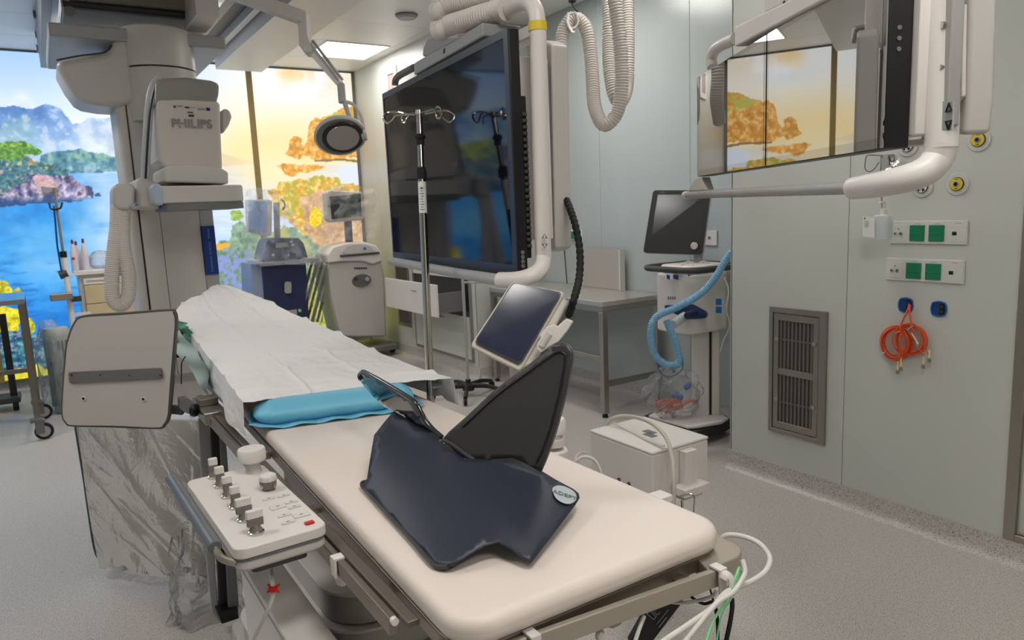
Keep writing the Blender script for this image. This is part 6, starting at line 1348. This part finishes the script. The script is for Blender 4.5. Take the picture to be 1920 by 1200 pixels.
for yy in (7.25, 7.5):
    for dx in (-.2, .2): MB().cyl((nc.location.x+dx-.02, yy, .05), (nc.location.x+dx+.02, yy, .05), .048, n=20).build('caster', dgray, nc)
bx((nc.location.x-.25, 7.18, .09), (nc.location.x+.3, 7.6, PY(540, 655, v).z)).build('chassis', navyc, nc)

# ============================================================ LEFT SIDE OF THE ROOM
tr = thing('steel_trolley', 'stainless steel trolley with castors at the left edge before the blue print', 'trolley', (-.55, 6.35, 0))
ztp_ = PZ(48, 560, 1).z; tx1, ty0, ty1 = -.175, 6.06, 6.76; tx0 = -1.05
lsq = .036
zt3 = 1.5-(1.5)*(562-431)/(832-431)*.985
bx((tx0, ty0, zt3-.035), (tx1+.02, ty1+.02, zt3)).build('top_tray', mat('tray_steel', (160, 168, 172), .2, .85), tr, bevel=.003)
for (x, y) in ((tx1, ty0+.02), (tx1, ty1-.02), (tx0+.03, ty0+.02), (tx0+.03, ty1-.02)):
    bx((x-lsq/2, y-lsq/2, .16), (x+lsq/2, y+lsq/2, zt3-.035)).build('leg', mat('leg_steel', (128, 122, 112), .35, .85), tr, bevel=.002)
    cst = MB().prism([Vector((x+a, y-.03, .135+b)) for a, b in ((-.045, 0), (.045, 0), (.045, .012), (.02, .028), (-.045, .028))], (0, .06, 0)).build('caster', mgray, tr, bevel=.004)
    MB().cyl((x+.03, y-.014, .062), (x+.03, y+.014, .062), .060, n=28).build('caster_wheel', rubber, cst, bevel=.005)
    MB().cyl((x+.03, y-.016, .062), (x+.03, y+.016, .062), .040, n=24).build('caster_hub', lgray, cst)
    for dx in (-.024, .020): bx((x-.02, y+dx, .05), (x+.035, y+dx+.004, .136)).build('caster_fork', mgray, cst)
bx((tx0+.03, ty0+.01, .50), (tx1, ty0+.03, .53)).build('cross_rail', mat('leg_steel', (128, 122, 112), .35, .85), tr)
bx((tx1-.01, ty0+.03, .20), (tx1+.01, ty1-.03, .23)).build('cross_rail', mat('leg_steel', (128, 122, 112), .35, .85), tr)
bk = thing('dark_stand', 'tall thin black stand partly cut off by the left frame edge', 'stand', PY(8, 690, 7.3))
pa_, pb_ = PY(4, 600, 7.3), PY(12, 690, 7.3)
bx((pa_.x-.02, 7.28, .12), (pa_.x+.03, 7.32, pa_.z+.05)).build('post', black, bk); bx((pa_.x-.25, 7.2, .07), (pa_.x+.05, 7.45, .12)).build('base', dgray, bk, bevel=.01)
MB().cyl((pa_.x-.01, 7.24, .045), (pa_.x+.03, 7.24, .045), .043, n=20).build('caster', rubber, bk)
# supply cart
sc = thing('supply_cart', 'white supply cart with beige drawers standing before the blue sea print', 'medical cart', (PY(190, 600, 7.3).x, 7.5, 0)); vs = 7.25
def Q(x, y, d=0): return PY(x, y, vs+d)
def qb(x0, y0, x1, y1, d0, d1): a, b_ = Q(x0, y0), Q(x1, y1); return bx((a.x, vs+d0, b_.z), (b_.x, vs+d1, a.z))
a_ = Q(148, 512); b__ = Q(236, 600)
cx0, cx1 = Q(149, 540).x, Q(149, 540).x+.62; ct = Q(150, 512).z
bx((cx0, vs+.004, .10), (cx1, vs+.45, ct-.02)).build('cabinet', grayw, sc, bevel=.006)
bx((cx0-.03, vs-.03, ct-.02), (cx1+.03, vs+.48, ct+.02)).build('top_tray', white, sc, bevel=.008)
zz = ct-.05
for k, h_ in enumerate((.06, .165, .165, .165, .2)):
    dwr = bx((cx0+.035, vs-.012, zz-h_+.006), (cx1-.03, vs+.004, zz)).build('drawer', white if k == 0 else beige, sc, bevel=.003)
    bx((cx0+(.06 if k == 0 else .34), vs-.022, zz-.02), (cx0+(.50 if k == 0 else .40), vs-.012, zz-.006 if k == 0 else zz+.0-.004)).build('drawer_pull', mat('pull_cream', (232, 218, 196), .4), dwr, bevel=.002)
    zz -= h_
for dx in (.05, .57):
    for yy in (vs+.06, vs+.40): MB().cyl((cx0+dx-.015, yy, .05), (cx0+dx+.015, yy, .05), .048, n=20).build('caster', dgray, sc)
bot = thing('spray_bottle', 'leftmost translucent bottle with a red mark on the supply cart', 'bottle', Q(144, 504))
def bottle(par, x, zb_, ht_, r_, m, mark):
    p_ = Vector(par.location)
    MB().lathe([(r_*.9, 0), (r_, .01), (r_, ht_*.55), (r_*.45, ht_*.82), (r_*.32, ht_*.86), (.001, ht_*.86)], p_, n=20).build('body', m, par)
    MB().lathe([(r_*.36, ht_*.86), (r_*.34, ht_*.97), (r_*.2, ht_), (.001, ht_)], p_, n=16).build('cap', mat('cap_plum', (110, 50, 60), .4), par)
    if mark: bx((p_.x-r_*.7, p_.y-r_-.002, zb_+ht_*.35), (p_.x+r_*.1, p_.y-r_+.004, zb_+ht_*.43)).build('red_mark', redm, par)
    par.location = p_; 
    for c__ in par.children: c__.location = Vector((0, 0, 0))
for k, (x, hh_, lb, mk) in enumerate(((141, .265, 'leftmost translucent bottle with a red mark on the supply cart', 1), (148, .25, 'second translucent bottle from the left on the supply cart', 0), (161, .27, 'third translucent bottle on the supply cart, beside the white pack', 0))):
    if k: bot = thing('spray_bottle', lb, 'bottle', Q(x, 504))
    p_ = Vector((Q(x, 500, .12).x, vs+.08+.07*(k % 2), ct+.021)); bot.location = p_; bot['group'] = 'bottles on the supply cart'
    bottle(bot, x, ct+.021, hh_, .029, mat('bottle_haze', (226, 216, 222), .3, alpha=.85), mk)
pk = thing('white_pack', 'crumpled pale plastic pack on the supply cart beside the bottles', 'pack', Q(185, 500))
pc = Q(190, 496, .15)
MB().lathe([(.06, 0), (.10, .03), (.095, .10), (.05, .15), (.001, .16)], Vector((pc.x, vs+.2, ct+.021)), n=24).build('wrap', film_mat('pack_film', (232, 234, 240), a0=.5, a1=.9, bump=1, scale=20), pk)
MB().cyl(Vector((pc.x+.06, vs+.1, ct+.03)), Vector((pc.x+.12, vs+.12, ct+.10)), .008, n=8).build('handle', dgray, pk)
# small stand with screen left of the cart
ps = thing('pole_stand', 'slender white pole stand with a cable left of the supply cart', 'stand', PY(131, 690, 7.1)); v5 = 7.1
def W(x, y, d=0): return PY(x, y, v5+d)
t0, t1, t2 = W(104, 352), W(119, 478), W(133, 600)
ps.location = (t1.x, v5, 0)
MB().cyl((t1.x, v5, t1.z), (t1.x, v5, t0.z), .011, n=14).build('upper_pole', steel, ps)
MB().cyl((t1.x, v5, .10), (t1.x, v5, t1.z), .022, n=18).build('lower_pole', white, ps)
MB().cyl((t1.x, v5, t1.z-.02), (t1.x, v5, t1.z+.03), .026, n=16).build('collar', black, ps)
MB().tube([(t1.x-.02, v5-.02, W(100, 386).z), (t1.x-.035, v5-.02, W(108, 460).z), (t1.x-.03, v5-.02, W(115, 512).z)], .007, 8).build('cable', mat('cable_blue', (20, 60, 100), .4), ps)
MB().tube(spline([(t1.x-.05, v5, W(98, 380).z), (t1.x-.04, v5-.02, W(100, 392).z), (t1.x+.02, v5-.02, W(106, 391).z), (t1.x+.04, v5, W(110, 380).z)], 5), .008, 8).build('cable_fork', black, ps)
a = W(92, 362); MB().prism([W(x, y, .02) for x, y in ((80, 362), (76, 349), (106, 352), (112, 346), (111, 356), (104, 361), (84, 364))], (0, .04, 0)).build('instrument_head', mat('head_grey2', (150, 146, 150), .5), ps, bevel=.006)
MB().cyl((t1.x-.05, v5, W(117, 516).z), (t1.x+.01, v5, W(117, 512).z), .035, n=16).build('clamp_block', dgray, ps)
a, b_ = W(92, 550), W(137, 560)
bx((a.x, v5-.10, b_.z), (b_.x, v5-.02, a.z)).build('grip_tray', steel, ps, bevel=.012)
bx((b_.x-.01, v5-.04, W(130, 566).z), (cx0-.0, v5-.01, W(130, 556).z)).build('cart_arm', dgray, ps)
bx((t1.x, v5-.01, W(130, 594).z), (t1.x+.14, v5+.01, W(130, 588).z)).build('foot_bar', white, ps)
bx((t1.x, v5-.01, W(128, 517).z), (cx0+.02, v5+.01, W(128, 513).z)).build('link_bar', white, ps)
MB().lathe([(.14, .0), (.14, .04), (.04, .07), (.03, .12)], (t1.x, v5, 0), n=24).build('base', white, ps)
# bin under plastic
bn = thing('covered_bin', 'ribbed pale container under clear plastic low in front of the blue print', 'container', (PY(106, 690, 6.94).x, 6.94, 0))
bc = PY(108, 650, 6.94); rb = .10
ztb = PY(108, 614, 6.94).z
MB().lathe([(rb*.8, 0.0), (rb, ztb*.9), (rb*1.04, ztb*.95), (rb*.9, ztb)], (bc.x, 6.94, .0), n=24).build('container', mat('bin_grey', (176, 184, 178), .5, alpha=.9), bn)
for k in range(8):
    a = -2.6+k*.28; bx((bc.x+rb*1.0*math.cos(a)-.006, 6.94+rb*1.0*math.sin(a)-.006, .06), (bc.x+rb*1.0*math.cos(a)+.006, 6.94+rb*1.0*math.sin(a)+.006, ztb*.86)).build('rib', mat('rib_green', (110, 130, 124), .5), bn)
def bcov(u, v_):
    a = u*6.283; r_ = (rb*1.25+.03*math.sin(3*a))*(.25+.75*min(1, v_*2.2))*(1+.06*math.sin(9*a+8*v_)); return Vector((bc.x-.05*(1-v_)+r_*math.cos(a), 6.94+r_*math.sin(a), ztb+.07-(ztb+.05)*v_**1.2))
MB().grid(bcov, 48, 30).build('plastic_cover', film_mat('bin_film', a0=.2, a1=.7, bump=1, scale=12), bn)

# ============================================================ CABLES AT THE FOOT OF THE TABLE
def cable(pts, r, m, lab, nm='cable'):
    return tag(MB().tube(spline([T(x, y, t_) for x, y, t_ in pts], 10), r, 12).build(nm, m), lab, 'cable')
cable([(1352, 1010, 1.38), (1366, 1003, 1.37), (1395, 1006, 1.35), (1425, 1020, 1.33), (1443, 1045, 1.31), (1436, 1070, 1.29), (1412, 1088, 1.27), (1385, 1100, 1.25), (1360, 1112, 1.22), (1335, 1140, 1.2), (1300, 1165, 1.18), (1255, 1195, 1.15), (1200, 1230, 1.12)], .0048, cablew, 'thick white cable bowing out past the right corner of the table foot')
cable([(1392, 1050, 1.26), (1397, 1070, 1.25), (1392, 1085, 1.24), (1375, 1110, 1.22), (1345, 1130, 1.20), (1310, 1170, 1.18), (1275, 1215, 1.15)], .0045, cablew, 'white cable bundled with the green lead at the table foot')
cable([(1386, 1064, 1.25), (1378, 1085, 1.235), (1368, 1115, 1.225), (1352, 1140, 1.215), (1335, 1170, 1.2), (1320, 1215, 1.18)], .0022, cableg, 'green lead running down from the table corner clip')
cable([(1390, 1070, 1.27), (1372, 1120, 1.26), (1356, 1145, 1.25), (1348, 1175, 1.24), (1342, 1215, 1.22)], .0016, cableg, 'thin green lead left of the thick black cable')
cable([(1368, 1100, 1.30), (1373, 1130, 1.30), (1370, 1160, 1.29), (1362, 1200, 1.28), (1356, 1230, 1.27)], .0042, rubber, 'thick black cable hanging below the corner cable hook')
cable([(1286, 1105, 1.45), (1300, 1122, 1.42), (1320, 1132, 1.38), (1338, 1130, 1.35), (1345, 1160, 1.34), (1346, 1215, 1.32)], .0030, rubber, 'black cable looping under the end rail behind the white ones')
cable([(1328, 1094, 1.5), (1333, 1110, 1.48), (1338, 1130, 1.46), (1344, 1165, 1.45), (1345, 1215, 1.43)], .0022, rubber, 'thin black cable dropping straight from the end rail')
cable([(1238, 1126, 1.34), (1270, 1130, 1.33), (1300, 1128, 1.32), (1335, 1118, 1.31), (1342, 1108, 1.30)], .0032, cablew, 'white cable crossing in front of the hanging black tag')
cable([(1208, 1155, 1.2), (1200, 1175, 1.19), (1190, 1205, 1.18)], .0035, cablew, 'short white cable end left of the black tag')
tg = thing('black_tag', 'black printed box hanging under the foot end of the table', 'box', T(1240, 1150, 1.45))
tgp = Plane(T(1235, 1150, 1.46), T(1275, 1120, 1.50)-T(1235, 1150, 1.44), T(1275, 1120, 1.50)-T(1215, 1200, 1.46))
tt1 = [T(x, y, 1.45) for x, y in ((1270, 1112), (1283, 1118), (1275, 1136), (1215, 1215), (1180, 1208), (1208, 1158), (1240, 1122))]
MB().prism(tt1, _f*.03).build('box_body', mat('tag_black', (40, 42, 46), .45), tg, bevel=.002)
dU = (T(1272, 1135, 1.449)-T(1232, 1185, 1.449)).normalized(); dV = (T(1222, 1160, 1.449)-T(1240, 1175, 1.449)).normalized()
o3 = T(1226, 1162, 1.4485)
def strk(u0, v0, u1, v1, w_=.0014): 
    a = o3+dU*u0+dV*v0; b_ = o3+dU*u1+dV*v1; n_ = (b_-a).cross(_f).normalized()*w_/2; MB().prism([a-n_, b_-n_, b_+n_, a+n_], -_f*.0004).build('printed_mark', mat('print_pale', (170, 170, 168), .5), tg)
for q_ in (((0, 0), (0, .018)), ((0, .018), (.008, .018)), ((.008, .018), (.008, 0)), ((0, 0), (.008, 0)), ((.012, 0), (.012, .018)), ((.012, 0), (.02, 0)), ((.016, .009), (.022, .018))): strk(*q_[0], *q_[1])
strk(-.004, -.010, .034, -.010); strk(-.006, -.017, .020, -.017, .002); strk(-.004, -.024, .012, -.024, .001); strk(.018, -.026, .030, -.026, .001)
hk2 = thing('lead_hook', 'white clip with grey connector under the middle of the end rail', 'clip', T(1140, 1180, 1.2))
MB().prism([T(x, y, 1.2) for x, y in ((1132, 1166), (1160, 1158), (1168, 1170), (1150, 1180), (1135, 1176))], _f*.03).build('clip_body', lgray, hk2, bevel=.003)
MB().tube(spline([T(1128, 1182, 1.18), T(1124, 1192, 1.18), T(1130, 1205, 1.18), T(1140, 1215, 1.18)], 5), .007, 10).build('clip_hook', white, hk2)
